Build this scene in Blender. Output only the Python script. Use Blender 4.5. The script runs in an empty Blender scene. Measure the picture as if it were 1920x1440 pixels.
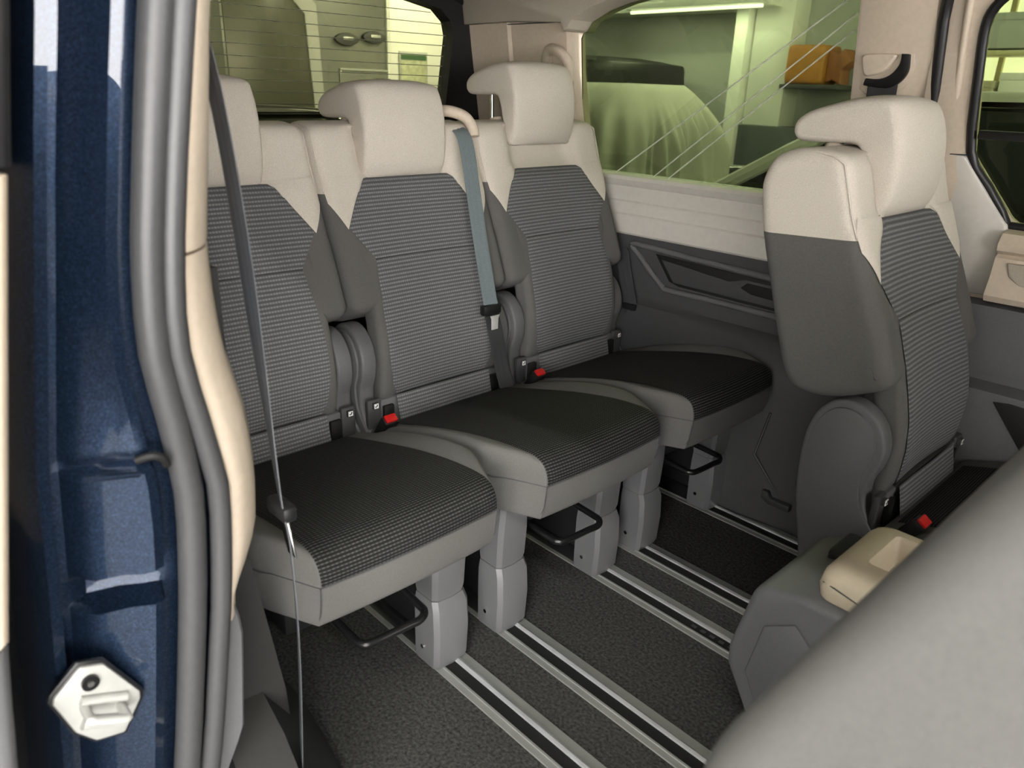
import bpy, bmesh, math, random
from mathutils import Vector, Matrix
random.seed(7)
scene = bpy.context.scene
COL = scene.collection
PI = math.pi

# ------------------------------------------------------------------ camera, world, exposure
cam_d = bpy.data.cameras.new('camera')
cam_d.sensor_width = 36.0
cam_d.lens = 36.0 * 1420.0 / 1920.0
cam_d.clip_start = 0.02
cam_d.dof.use_dof = True
cam_d.dof.focus_distance = 2.1
cam_d.dof.aperture_fstop = 5.0
cam = bpy.data.objects.new('camera', cam_d)
COL.objects.link(cam)
cam.matrix_world = Matrix((
    (0.68244116, -0.28529832, 0.67296281, 0.0),
    (0.73032475, 0.22836000, -0.64379924, 0.0),
    (0.02999706, 0.93083650, 0.36420268, 1.25),
    (0, 0, 0, 1)))
scene.camera = cam

world = bpy.data.worlds.new('world')
scene.world = world
world.use_nodes = True
bg = world.node_tree.nodes['Background']
bg.inputs[0].default_value = (1.0, 0.97, 0.93, 1)
bg.inputs[1].default_value = 12.0

scene.view_settings.view_transform = 'Standard'
scene.view_settings.look = 'None'
scene.view_settings.gamma = 1.0
scene.view_settings.use_curve_mapping = False
scene.view_settings.exposure = 0.62

# ------------------------------------------------------------------ materials
def nodes_of(m):
    m.use_nodes = True
    nt = m.node_tree
    return nt, nt.nodes, nt.links, nt.nodes['Principled BSDF']

def mat(name, col, rough=0.6, metal=0.0, var=0.0, vscale=40.0, bump=0.0, bscale=300.0, coat=0.0, spec=0.5, detail=3.0):
    m = bpy.data.materials.new(name)
    nt, N, L, b = nodes_of(m)
    b.inputs['Base Color'].default_value = (*col, 1)
    b.inputs['Roughness'].default_value = rough
    b.inputs['Metallic'].default_value = metal
    b.inputs['Coat Weight'].default_value = coat
    b.inputs['Coat Roughness'].default_value = 0.03
    b.inputs['Specular IOR Level'].default_value = spec
    tc = N.new('ShaderNodeTexCoord')
    if var > 0:
        nz = N.new('ShaderNodeTexNoise'); nz.inputs['Scale'].default_value = vscale; nz.inputs['Detail'].default_value = detail
        mr = N.new('ShaderNodeMapRange')
        mr.inputs['From Min'].default_value = 0.3; mr.inputs['From Max'].default_value = 0.7
        mr.inputs['To Min'].default_value = 1 - var; mr.inputs['To Max'].default_value = 1 + var
        mx = N.new('ShaderNodeMix'); mx.data_type = 'RGBA'; mx.blend_type = 'MULTIPLY'
        mx.inputs['Factor'].default_value = 1.0
        mx.inputs['A'].default_value = (*col, 1)
        L.new(tc.outputs['Object'], nz.inputs['Vector']); L.new(nz.outputs['Fac'], mr.inputs['Value'])
        L.new(mr.outputs['Result'], mx.inputs['B']); L.new(mx.outputs['Result'], b.inputs['Base Color'])
    if bump > 0:
        n2 = N.new('ShaderNodeTexNoise'); n2.inputs['Scale'].default_value = bscale; n2.inputs['Detail'].default_value = 2.0
        bp = N.new('ShaderNodeBump'); bp.inputs['Strength'].default_value = bump; bp.inputs['Distance'].default_value = 0.002
        L.new(tc.outputs['Object'], n2.inputs['Vector']); L.new(n2.outputs['Fac'], bp.inputs['Height']); L.new(bp.outputs['Normal'], b.inputs['Normal'])
    return m

def math_node(N, L, op, a, b=None):
    n = N.new('ShaderNodeMath'); n.operation = op
    for i, v in enumerate((a, b)):
        if v is None: continue
        if isinstance(v, (int, float)): n.inputs[i].default_value = v
        else: L.new(v, n.inputs[i])
    return n.outputs[0]

def ribbed(name, dark, light, pitch=0.0075, dash=0.006, dash_amt=0.55, pw=1.6):
    """woven upholstery: cross ribs with short light stitches, laid out on the panel's own uv (metres)"""
    m = bpy.data.materials.new(name)
    nt, N, L, b = nodes_of(m)
    b.inputs['Roughness'].default_value = 0.85
    b.inputs['Specular IOR Level'].default_value = 0.25
    uv = N.new('ShaderNodeUVMap'); uv.uv_map = 'UVMap'
    sp = N.new('ShaderNodeSeparateXYZ'); L.new(uv.outputs['UV'], sp.inputs[0])
    row = math_node(N, L, 'MULTIPLY', sp.outputs['Y'], 2 * PI / pitch)
    s = math_node(N, L, 'SINE', row)
    s01 = math_node(N, L, 'MULTIPLY_ADD', s, 0.5); s01.node.inputs[2].default_value = 0.5
    rib = math_node(N, L, 'POWER', s01, pw)
    du = math_node(N, L, 'MULTIPLY', sp.outputs['X'], 2 * PI / dash)
    d = math_node(N, L, 'SINE', du)
    d01 = math_node(N, L, 'MULTIPLY_ADD', d, dash_amt * 0.5); d01.node.inputs[2].default_value = 1 - dash_amt * 0.5
    fac = math_node(N, L, 'MULTIPLY', rib, d01)
    nz = N.new('ShaderNodeTexNoise'); nz.inputs['Scale'].default_value = 120; L.new(uv.outputs['UV'], nz.inputs['Vector'])
    f2 = math_node(N, L, 'MULTIPLY', fac, math_node(N, L, 'ADD', nz.outputs['Fac'], 0.45))
    mx = N.new('ShaderNodeMix'); mx.data_type = 'RGBA'
    mx.inputs['A'].default_value = (*dark, 1); mx.inputs['B'].default_value = (*light, 1)
    L.new(f2, mx.inputs['Factor']); L.new(mx.outputs['Result'], b.inputs['Base Color'])
    bp = N.new('ShaderNodeBump'); bp.inputs['Strength'].default_value = 0.5; bp.inputs['Distance'].default_value = 0.0015
    L.new(fac, bp.inputs['Height']); L.new(bp.outputs['Normal'], b.inputs['Normal'])
    return m

def glass(name, tint, refl=0.05):
    m = bpy.data.materials.new(name); m.use_nodes = True
    nt = m.node_tree; N = nt.nodes; L = nt.links; N.clear()
    out = N.new('ShaderNodeOutputMaterial'); mix = N.new('ShaderNodeMixShader')
    tr = N.new('ShaderNodeBsdfTransparent'); tr.inputs[0].default_value = (*tint, 1)
    gl = N.new('ShaderNodeBsdfGlossy'); gl.inputs['Roughness'].default_value = 0.02
    fr = N.new('ShaderNodeFresnel'); fr.inputs['IOR'].default_value = 1.35
    L.new(fr.outputs[0], mix.inputs[0]); L.new(tr.outputs[0], mix.inputs[1]); L.new(gl.outputs[0], mix.inputs[2])
    L.new(mix.outputs[0], out.inputs[0])
    return m

def emit(name, col, strength):
    m = bpy.data.materials.new(name); nt, N, L, b = nodes_of(m)
    b.inputs['Base Color'].default_value = (*col, 1)
    b.inputs['Emission Color'].default_value = (*col, 1); b.inputs['Emission Strength'].default_value = strength
    return m

def paint(name, col, flake):
    m = bpy.data.materials.new(name); nt, N, L, b = nodes_of(m)
    tc = N.new('ShaderNodeTexCoord')
    vo = N.new('ShaderNodeTexVoronoi'); vo.inputs['Scale'].default_value = 900
    L.new(tc.outputs['Object'], vo.inputs['Vector'])
    mx = N.new('ShaderNodeMix'); mx.data_type = 'RGBA'
    mx.inputs['A'].default_value = (*col, 1); mx.inputs['B'].default_value = (*flake, 1)
    pw = math_node(N, L, 'POWER', vo.outputs['Color'], 2.5)
    L.new(pw, mx.inputs['Factor']); L.new(mx.outputs['Result'], b.inputs['Base Color'])
    b.inputs['Metallic'].default_value = 0.75; b.inputs['Roughness'].default_value = 0.38
    b.inputs['Coat Weight'].default_value = 1.0; b.inputs['Coat Roughness'].default_value = 0.02
    return m

M = {}
M['beige_fabric'] = mat('beige_fabric', (0.60, 0.55, 0.48), 0.9, var=0.10, vscale=420, bump=0.35, bscale=700, spec=0.2)
M['grey_fabric'] = mat('grey_fabric', (0.115, 0.112, 0.108), 0.9, var=0.10, vscale=500, bump=0.3, bscale=800, spec=0.2)
M['rib_back'] = ribbed('rib_back', (0.085, 0.087, 0.091), (0.26, 0.262, 0.266), pitch=0.0096, dash=0.0072)
M['rib_seat'] = ribbed('rib_seat', (0.006, 0.006, 0.0056), (0.095, 0.095, 0.091), pitch=0.0064, dash=0.0080, dash_amt=0.7, pw=3.4)
M['grey_plastic'] = mat('grey_plastic', (0.115, 0.116, 0.120), 0.5, var=0.05, vscale=200, bump=0.15, bscale=900, spec=0.4)
M['leg_plastic'] = mat('leg_plastic', (0.135, 0.136, 0.142), 0.42, bump=0.12, bscale=900, spec=0.45)
M['dark_plastic'] = mat('dark_plastic', (0.055, 0.055, 0.058), 0.55, var=0.06, vscale=150, bump=0.15, bscale=900, spec=0.4)
M['kick_plastic'] = mat('kick_plastic', (0.022, 0.022, 0.021), 0.6, var=0.06, vscale=150, bump=0.15, bscale=900, spec=0.3)
M['black_plastic'] = mat('black_plastic', (0.010, 0.010, 0.011), 0.45, var=0.1, vscale=80, spec=0.4)
M['black_metal'] = mat('black_metal', (0.012, 0.012, 0.013), 0.28, metal=0.3, var=0.1, vscale=60)
M['beige_plastic'] = mat('beige_plastic', (0.62, 0.525, 0.42), 0.55, var=0.04, vscale=90, bump=0.1, bscale=900, spec=0.35)
M['sill_plastic'] = mat('sill_plastic', (0.60, 0.57, 0.52), 0.28, var=0.03, vscale=60, spec=0.6)
M['console_beige'] = mat('console_beige', (0.55, 0.47, 0.355), 0.45, var=0.03, vscale=90, bump=0.08, bscale=900, spec=0.4)
M['headliner'] = mat('headliner', (0.50, 0.45, 0.375), 0.9, var=0.06, vscale=300, bump=0.2, bscale=600, spec=0.1)
M['carpet'] = mat('carpet', (0.056, 0.056, 0.053), 0.97, var=0.5, vscale=140, bump=1.0, bscale=110, spec=0.05, detail=6)
M['alu'] = mat('alu', (0.42, 0.43, 0.41), 0.42, metal=0.55, var=0.05, vscale=30, spec=0.5)
M['alu_bright'] = mat('alu_bright', (0.82, 0.84, 0.86), 0.25, metal=0.7, var=0.03, vscale=30)
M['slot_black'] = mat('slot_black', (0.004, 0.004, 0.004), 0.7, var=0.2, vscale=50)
M['chrome'] = mat('chrome', (0.80, 0.80, 0.80), 0.15, metal=1.0, var=0.02, vscale=50)
M['tongue_steel'] = mat('tongue_steel', (0.62, 0.62, 0.60), 0.35, metal=0.35, var=0.03, vscale=50)
M['rubber'] = mat('rubber', (0.050, 0.050, 0.053), 0.42, var=0.06, vscale=120, bump=0.1, bscale=400, spec=0.5)
M['black_rubber'] = mat('black_rubber', (0.010, 0.010, 0.012), 0.35, var=0.1, vscale=80)
M['webbing'] = mat('webbing', (0.024, 0.025, 0.028), 0.55, var=0.15, vscale=300, bump=0.6, bscale=900, spec=0.6)
M['webbing_dark'] = mat('webbing_dark', (0.05, 0.053, 0.062), 0.42, var=0.12, vscale=300, bump=0.4, bscale=900, spec=0.8)
M['webbing_blue'] = mat('webbing_blue', (0.15, 0.185, 0.20), 0.6, var=0.12, vscale=300, bump=0.5, bscale=900, spec=0.5)
M['blue_paint'] = paint('blue_paint', (0.008, 0.017, 0.042), (0.045, 0.085, 0.16))
M['striker_white'] = mat('striker_white', (0.47, 0.47, 0.45), 0.35, metal=0.2, var=0.05, vscale=60)
M['red_button'] = mat('red_button', (0.55, 0.012, 0.012), 0.35, var=0.05, vscale=100)
M['white_print'] = mat('white_print', (0.85, 0.85, 0.85), 0.6, var=0.02, vscale=100)
M['side_glass'] = glass('side_glass', (0.42, 0.46, 0.33))
M['rear_glass'] = glass('rear_glass', (0.66, 0.66, 0.50))
M['reflection_pale'] = mat('reflection_pale', (0.62, 0.64, 0.52), 0.5, var=0.05, vscale=100)  # pale colour for the reflections on the side glass
M['defrost'] = mat('defrost', (0.22, 0.22, 0.16), 0.5, var=0.05, vscale=100)
M['concrete'] = mat('concrete', (0.13, 0.13, 0.125), 0.8, var=0.15, vscale=1.5, bump=0.2, bscale=60)
M['wall_grey'] = mat('wall_grey', (0.40, 0.41, 0.40), 0.8, var=0.06, vscale=1.2)
M['wall_white'] = mat('wall_white', (0.80, 0.80, 0.77), 0.8, var=0.03, vscale=1.0)
M['wainscot'] = mat('wainscot', (0.085, 0.095, 0.105), 0.6, var=0.08, vscale=3)
M['cover_cloth'] = mat('cover_cloth', (0.47, 0.47, 0.41), 0.8, var=0.05, vscale=6, bump=0.2, bscale=200)
M['white_paint'] = mat('white_paint', (0.72, 0.73, 0.70), 0.3, coat=0.6, var=0.02, vscale=2)
M['van_grey'] = mat('van_grey', (0.13, 0.135, 0.125), 0.35, coat=0.3, var=0.03, vscale=2)
M['black_paint'] = mat('black_paint', (0.008, 0.008, 0.009), 0.15, coat=1.0, var=0.05, vscale=2)
M['car_glass'] = mat('car_glass', (0.012, 0.014, 0.014), 0.05, var=0.05, vscale=2)
M['tyre'] = mat('tyre', (0.012, 0.012, 0.012), 0.8, var=0.1, vscale=20)
M['orange_box'] = mat('orange_box', (0.42, 0.17, 0.03), 0.6, var=0.12, vscale=14)
M['orange_dark'] = mat('orange_dark', (0.26, 0.09, 0.03), 0.6, var=0.2, vscale=18)
M['green_sign'] = mat('green_sign', (0.05, 0.12, 0.05), 0.6, var=0.05, vscale=20)
M['map_print'] = mat('map_print', (0.50, 0.52, 0.36), 0.7, var=0.35, vscale=22)
M['steel_rack'] = mat('steel_rack', (0.55, 0.50, 0.30), 0.5, var=0.05, vscale=10)
M['carton'] = mat('carton', (0.48, 0.43, 0.32), 0.8, var=0.1, vscale=8)
M['lamp_glow'] = emit('lamp_glow', (1.0, 1.0, 0.93), 5.0)
M['window_glow'] = emit('window_glow', (1.0, 0.96, 0.82), 2.2)
M['yellow'] = mat('yellow', (0.5, 0.4, 0.05), 0.5, var=0.1, vscale=20)

# ------------------------------------------------------------------ mesh helpers
def link(o, parent=None):
    COL.objects.link(o)
    if parent is not None: o.parent = parent
    return o

def obj(name, bm, m, parent=None, angle=38, loc=None):
    bmesh.ops.recalc_face_normals(bm, faces=bm.faces)
    me = bpy.data.meshes.new(name)
    bm.to_mesh(me); bm.free()
    for p in me.polygons: p.use_smooth = True
    me.set_sharp_from_angle(angle=math.radians(angle))
    me.materials.append(M[m] if isinstance(m, str) else m)
    o = bpy.data.objects.new(name, me)
    if loc is not None: o.location = loc
    return link(o, parent)

def empty(name, loc=(0, 0, 0), rz=0.0, parent=None):
    o = bpy.data.objects.new(name, None); o.location = loc; o.rotation_euler = (0, 0, rz)
    o.empty_display_size = 0.1
    return link(o, parent)

def tag(o, label=None, cat=None, group=None, kind=None):
    if label: o['label'] = label
    if cat: o['category'] = cat
    if group: o['group'] = group
    if kind: o['kind'] = kind
    return o

def struct(o, label=None, cat=None):
    return tag(o, label, cat, None, 'structure')

def copy_tree(o, parent=None):
    c = o.copy(); COL.objects.link(c); c.parent = parent
    for ch in [x for x in o.children]: copy_tree(ch, c)
    return c

def lerp(a, b, t): return a + (b - a) * t
def smooth(t): t = max(0.0, min(1.0, t)); return t * t * (3 - 2 * t)
def interp(tab, x):
    if x <= tab[0][0]: return tab[0][1]
    for (a, va), (b, vb) in zip(tab, tab[1:]):
        if x <= b: return va + (vb - va) * (x - a) / (b - a)
    return tab[-1][1]

def cr(pts, n=6, closed=False):
    """Catmull-Rom resample"""
    P = [Vector(p) for p in pts]; out = []
    K = len(P); segs = K if closed else K - 1
    for i in range(segs):
        if closed: a, b, c, d = P[(i - 1) % K], P[i], P[(i + 1) % K], P[(i + 2) % K]
        else: a, b, c, d = P[max(i - 1, 0)], P[i], P[i + 1], P[min(i + 2, K - 1)]
        for k in range(n):
            t = k / n
            out.append(0.5 * ((2 * b) + (c - a) * t + (2 * a - 5 * b + 4 * c - d) * t * t + (3 * b - a - 3 * c + d) * t ** 3))
    if not closed: out.append(P[-1].copy())
    return out

def box(bm, lo, hi, bevel=0.0, seg=2):
    r = bmesh.ops.create_cube(bm, size=1.0)
    vs = r['verts']
    for v in vs:
        v.co = Vector([lerp(lo[i], hi[i], v.co[i] + 0.5) for i in range(3)])
    if bevel > 0:
        es = list({e for v in vs for e in v.link_edges})
        bmesh.ops.bevel(bm, geom=es, offset=bevel, segments=seg, profile=0.5, affect='EDGES')
    return vs

def boxo(name, lo, hi, m, parent=None, bevel=0.004, seg=2):
    bm = bmesh.new(); box(bm, lo, hi, bevel, seg); return obj(name, bm, m, parent)

def tube(bm, path, r, n=8, caps=True):
    P = [Vector(p) for p in path]; rings = []
    up = None
    for i, p in enumerate(P):
        t = (P[min(i + 1, len(P) - 1)] - P[max(i - 1, 0)]).normalized()
        if up is None:
            up = Vector((0, 0, 1)) if abs(t.z) < 0.9 else Vector((1, 0, 0))
        s = t.cross(up).normalized(); up = s.cross(t).normalized()
        rr = r(i / max(1, len(P) - 1)) if callable(r) else r
        rings.append([bm.verts.new(p + (s * math.cos(2 * PI * k / n) + up * math.sin(2 * PI * k / n)) * rr) for k in range(n)])
    for a, b in zip(rings, rings[1:]):
        for k in range(n):
            bm.faces.new((a[k], a[(k + 1) % n], b[(k + 1) % n], b[k]))
    if caps:
        bm.faces.new(rings[0]); bm.faces.new(rings[-1][::-1])
    return rings

def tubeo(name, path, r, m, parent=None, n=10):
    bm = bmesh.new(); tube(bm, path, r, n); return obj(name, bm, m, parent)

def ribbon(bm, path, wdirs, w, t=0.0016):
    """strap: path points, width direction per point"""
    P = [Vector(p) for p in path]; rings = []
    for i, p in enumerate(P):
        tg = (P[min(i + 1, len(P) - 1)] - P[max(i - 1, 0)]).normalized()
        wd = Vector(wdirs[i] if isinstance(wdirs[0], (tuple, Vector, list)) else wdirs)
        wd = (wd - tg * wd.dot(tg)).normalized(); nn = tg.cross(wd)
        ww = w[i] if isinstance(w, (list, tuple)) else w
        q = []
        K = 8
        for k in range(K + 1):
            a = (k / K - 0.5)
            q.append(p + wd * a * ww + nn * (t * 0.5 + 0.0006 * math.cos(a * 2 * PI * 3)))
        for k in range(K, -1, -1):
            a = (k / K - 0.5)
            q.append(p + wd * a * ww - nn * t * 0.5)
        rings.append([bm.verts.new(v) for v in q])
    n = len(rings[0])
    for a, b in zip(rings, rings[1:]):
        for k in range(n): bm.faces.new((a[k], a[(k + 1) % n], b[(k + 1) % n], b[k]))
    bm.faces.new(rings[0]); bm.faces.new(rings[-1][::-1])

def prism(bm, outline, f, d, bevel=0.0, seg=2):
    """outline: 2-D points, f(a,b,h) -> 3-D, extruded h from 0 to d, edges bevelled"""
    A = [bm.verts.new(f(a, b, 0.0)) for a, b in outline]
    B = [bm.verts.new(f(a, b, d)) for a, b in outline]
    n = len(A); fs = [bm.faces.new(A), bm.faces.new(B[::-1])]
    for k in range(n): fs.append(bm.faces.new((A[k], A[(k + 1) % n], B[(k + 1) % n], B[k])))
    if bevel > 0:
        es = list({e for fa in fs for e in fa.edges})
        bmesh.ops.recalc_face_normals(bm, faces=fs)
        bmesh.ops.bevel(bm, geom=es, offset=bevel, segments=seg, profile=0.5, affect='EDGES')

def prismo(name, outline, f, d, m, parent=None, bevel=0.0, seg=2, angle=38):
    bm = bmesh.new(); prism(bm, outline, f, d, bevel, seg); return obj(name, bm, m, parent, angle)

def area2(p): return 0.5 * sum(p[i][0] * p[(i + 1) % len(p)][1] - p[(i + 1) % len(p)][0] * p[i][1] for i in range(len(p)))

def prof_normals(prof):
    s = 1 if area2(prof) > 0 else -1
    n = len(prof); out = []
    for i in range(n):
        a, b = prof[i - 1], prof[(i + 1) % n]
        tx, tz = b[0] - a[0], b[1] - a[1]; l = math.hypot(tx, tz) or 1
        out.append((s * tz / l, -s * tx / l))
    return out

def extrude_profile(bm, prof, W, r, f, nmid=14, steps=5, warp=None, extra=()):
    """closed (x,z) profile swept across y in [-W,W] with rounded shoulders; f maps (x,y,z) to space"""
    N = prof_normals(prof)
    ys = []
    for k in range(steps):
        t = PI / 2 * (1 - k / steps); ys.append((-(W - r + r * math.sin(t)), r - r * math.cos(t)))
    for k in range(nmid + 1): ys.append((lerp(-(W - r), W - r, k / nmid), 0.0))
    for k in range(1, steps + 1):
        t = PI / 2 * (k / steps); ys.append((W - r + r * math.sin(t), r - r * math.cos(t)))
    ys = sorted(set(ys) | {(v, 0.0) for v in extra})
    rings = []
    for y, e in ys:
        ring = []
        for (x, z), (nx, nz) in zip(prof, N):
            X, Z = x - nx * e, z - nz * e
            if warp: X, Z = warp(X, y, Z, nx, nz)
            ring.append(bm.verts.new(f(X, y, Z)))
        rings.append(ring)
    n = len(prof)
    for a, b in zip(rings, rings[1:]):
        for k in range(n): bm.faces.new((a[k], a[(k + 1) % n], b[(k + 1) % n], b[k]))
    bm.faces.new(rings[0]); bm.faces.new(rings[-1][::-1])
    return rings

def clip_grid(poly, step):
    """n-gon in (a,b) cut into a grid; returns bmesh with z=0"""
    bm = bmesh.new()
    bm.faces.new([bm.verts.new((a, b, 0)) for a, b in poly])
    for ax in (0, 1):
        lo = min(p[ax] for p in poly); hi = max(p[ax] for p in poly)
        k = math.floor(lo / step) + 1
        while k * step < hi - 1e-6:
            co = [0, 0, 0]; co[ax] = k * step; no = [0, 0, 0]; no[ax] = 1
            bmesh.ops.bisect_plane(bm, geom=bm.verts[:] + bm.edges[:] + bm.faces[:], plane_co=co, plane_no=no, dist=1e-6)
            k += 1
    return bm

def dist_poly(p, poly):
    best = 9.0
    for i in range(len(poly)):
        ax, ay = poly[i]; bx, by = poly[(i + 1) % len(poly)]
        dx, dy = bx - ax, by - ay; l2 = dx * dx + dy * dy
        t = max(0, min(1, ((p[0] - ax) * dx + (p[1] - ay) * dy) / l2)) if l2 else 0
        best = min(best, math.hypot(p[0] - ax - t * dx, p[1] - ay - t * dy))
    return best

def patch(name, poly, surf, m, parent, step=0.012, puff=0.003, soft=0.005, base=0.0028):
    """upholstery panel: polygon in panel coordinates laid on surf(a,b,offset); uv = panel coordinates"""
    bm = clip_grid(poly, step)
    uvl = bm.loops.layers.uv.new('UVMap')
    for fa in bm.faces:
        for lp in fa.loops: lp[uvl].uv = (lp.vert.co.x, lp.vert.co.y)
    for v in bm.verts:
        d = dist_poly((v.co.x, v.co.y), poly)
        v.co = surf(v.co.x, v.co.y, base + puff * (1 - math.exp(-d / soft)))
    return obj(name, bm, m, parent, angle=50)

# ------------------------------------------------------------------ van shell: floor, rails
def slab(name, poly, yf, th, m, parent=None, bevel=0.004, step=None):
    """wall panel: (x,z) outline on the side wall y=yf(z), thickness outwards"""
    return prismo(name, poly, lambda a, b, h: Vector((a, yf(b) + h, b)), th, m, parent, bevel)

fl = boxo('floor', (-2.45, 0.44, -0.06), (2.2, 2.04, 0.0), 'carpet', None, 0.0)
struct(fl, 'dark charcoal carpet on the van floor between the seat rails')
RAILS = [0.884, 1.075, 1.427, 1.600, 1.962]
def seat_rail(y, x0=-2.3, x1=1.4):
    o = boxo('seat_rail', (x0, y - 0.044, 0.0005), (x1, y + 0.044, 0.0045), 'alu', fl, 0.001, 1)
    boxo('slot', (x0, y - 0.023, 0.004), (x1, y + 0.006, 0.0056), 'slot_black', o, 0.0)
    tubeo('rail_lip', [(x0, y + 0.012, 0.004), (x1, y + 0.012, 0.004)], 0.0075, 'alu_bright', o, 8)
    boxo('rail_edge', (x0, y - 0.029, 0.003), (x1, y - 0.023, 0.007), 'alu', o, 0.001, 1)
    return o
for y in RAILS: seat_rail(y)
seat_rail(0.529, -0.60)
# latching holes that show along one of the slots
for k in range(9):
    boxo('latch_hole', (-0.80 + k * 0.026, 1.427 - 0.013, 0.0052), (-0.787 + k * 0.026, 1.427 - 0.004, 0.0062), 'dark_plastic', fl, 0.0)

# far side wall: y grows outwards; tumblehome above the waist
def yw(z): return 2.12 - 0.25 * (z - 1.0) if z > 0.97 else 2.1275
def yl(z):   # lower panel with the wheel-arch bulge
    return interp([(0.0, 2.03), (0.30, 2.06), (0.50, 2.075), (0.56, 2.085), (0.575, 2.115), (0.79, 2.128)], z)

def grid_wall(name, x0, x1, zs, yf, m, parent=None, nx=24, th=0.05):
    bm = bmesh.new(); R = []
    for z in zs:
        R.append([bm.verts.new((lerp(x0, x1, k / nx), yf(z, lerp(x0, x1, k / nx)), z)) for k in range(nx + 1)])
    for a, b in zip(R, R[1:]):
        for k in range(nx): bm.faces.new((a[k], a[k + 1], b[k + 1], b[k]))
    g = bmesh.ops.extrude_face_region(bm, geom=bm.faces[:])
    for v in [e for e in g['geom'] if isinstance(e, bmesh.types.BMVert)]: v.co.y += th
    return obj(name, bm, m, parent)

def arch(x): return 0.05 * math.exp(-((x + 1.12) / 0.28) ** 2)
wl = grid_wall('wall_left', -2.45, -0.70, [0.0, 0.15, 0.3, 0.42, 0.5, 0.545, 0.56, 0.572, 0.585, 0.65, 0.72, 0.783],
               lambda z, x: yl(z) - (arch(x) * (1 - smooth((z - 0.50) / 0.07))), 'dark_plastic')
struct(wl, 'dark grey lower side panel of the cabin beside the rear seat')
# beige sill above it, three steps up to the window
bm = bmesh.new()
sillp = [(2.128, 0.783), (2.122, 0.79), (2.120, 0.85), (2.126, 0.856), (2.126, 0.893), (2.132, 0.899), (2.131, 0.945), (2.124, 0.953), (2.118, 0.968), (2.125, 0.979), (2.19, 0.985), (2.19, 0.783)]
prism(bm, sillp, lambda a, b, h: Vector((-2.45 + h, a, b)), 1.73, 0.0)
sl = obj('window_sill', bm, 'sill_plastic', wl, angle=25)
# pocket frame in the lower panel
pk = [(-1.625, 0.752), (-1.475, 0.632), (-1.05, 0.628), (-1.05, 0.726)]
def pocket(u, z, h): return Vector((u, yl(z) - h, z))
frm = cr([(-1.05, 0.735, 0), (-1.35, 0.745, 0), (-1.60, 0.757, 0), (-1.632, 0.748, 0), (-1.60, 0.722, 0), (-1.49, 0.637, 0), (-1.46, 0.627, 0), (-1.30, 0.627, 0), (-1.05, 0.625, 0)], 5)
tubeo('pocket_frame', [pocket(p.x, p.y, 0.004) for p in frm], 0.010, 'grey_plastic', wl)
prismo('pocket_shade', [(-1.05, 0.722), (-1.53, 0.738), (-1.46, 0.655), (-1.42, 0.645), (-1.05, 0.640)], lambda a, b, h: pocket(a, b, h), 0.004, 'slot_black', wl, 0.001)  # raised black sheet stands for the shade inside the pocket
prismo('pocket_liner', [(-1.05, 0.715), (-1.18, 0.716), (-1.235, 0.700), (-1.50, 0.724), (-1.44, 0.655), (-1.05, 0.650)], lambda a, b, h: pocket(a, b, 0.004 + h), 0.005, 'dark_plastic', wl, 0.002)
prismo('scoop_shade', [(-1.05, 0.705), (-1.17, 0.708), (-1.19, 0.690), (-1.15, 0.676), (-1.05, 0.672)], lambda a, b, h: pocket(a, b, 0.008 + h), 0.004, 'slot_black', wl, 0.001)  # black sheet stands for the shade in the hand scoop
# trim line low on the panel and the tie-down hook
tubeo('panel_crease', [(-0.98, 2.020, 0.36), (-1.0, 2.000, 0.22), (-0.92, 2.015, 0.12), (-0.86, 2.02, 0.05)], 0.004, 'dark_plastic', wl, 6)
bm = bmesh.new(); prism(bm, [(-0.955, 0.118), (-0.955, 0.092), (-0.93, 0.078), (-0.86, 0.078), (-0.86, 0.098), (-0.925, 0.10), (-0.935, 0.118)], lambda a, b, h: Vector((a, 2.015 - h, b)), 0.022, 0.003)
obj('cargo_hook', bm, 'dark_plastic', wl)

# roof header and headliner (one shell with a coved edge)
bm = bmesh.new()
cove = [(0.44, 1.46), (0.50, 1.52), (0.62, 1.555), (0.9, 1.58), (1.25, 1.59), (1.6, 1.585), (1.88, 1.575), (1.95, 1.565), (2.05, 1.565), (2.14, 1.62), (0.36, 1.66), (0.36, 1.46)]
prism(bm, cove, lambda a, b, h: Vector((-2.46 + h, a, b)), 4.66, 0.0)
ce = obj('ceiling', bm, 'headliner', angle=30)
struct(ce, 'beige woven headliner under the van roof')

# rear quarter (D) pillar trim
bm = bmesh.new()
plan = [(-2.43, 2.065), (-2.38, 2.085), (-2.30, 2.092), (-2.175, 2.098), (-2.165, 2.108), (-1.91, 2.118), (-1.895, 2.128), (-1.90, 2.20), (-2.43, 2.20)]
rows = [0.90, 1.0, 1.15, 1.30, 1.42, 1.47]
R = []
for z in rows:
    dy = -0.25 * (z - 1.0)
    dx = 0.0 if z < 1.3 else (z - 1.3) * 0.10
    R.append([bm.verts.new((x + (dx if x > -2.2 else 0), y + dy, z)) for x, y in plan])
for a, b in zip(R, R[1:]):
    for k in range(len(plan)): bm.faces.new((a[k], a[(k + 1) % len(plan)], b[(k + 1) % len(plan)], b[k]))
bm.faces.new(R[0]); bm.faces.new(R[-1][::-1])
dp = obj('trim_1', bm, 'beige_plastic', angle=30)
struct(dp, 'beige rear corner pillar cover between tailgate and side window')
boxo('header_seam', (-2.42, 1.985, 1.455), (-1.88, 2.02, 1.4575), 'dark_plastic', dp, 0.001, 1)
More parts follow.
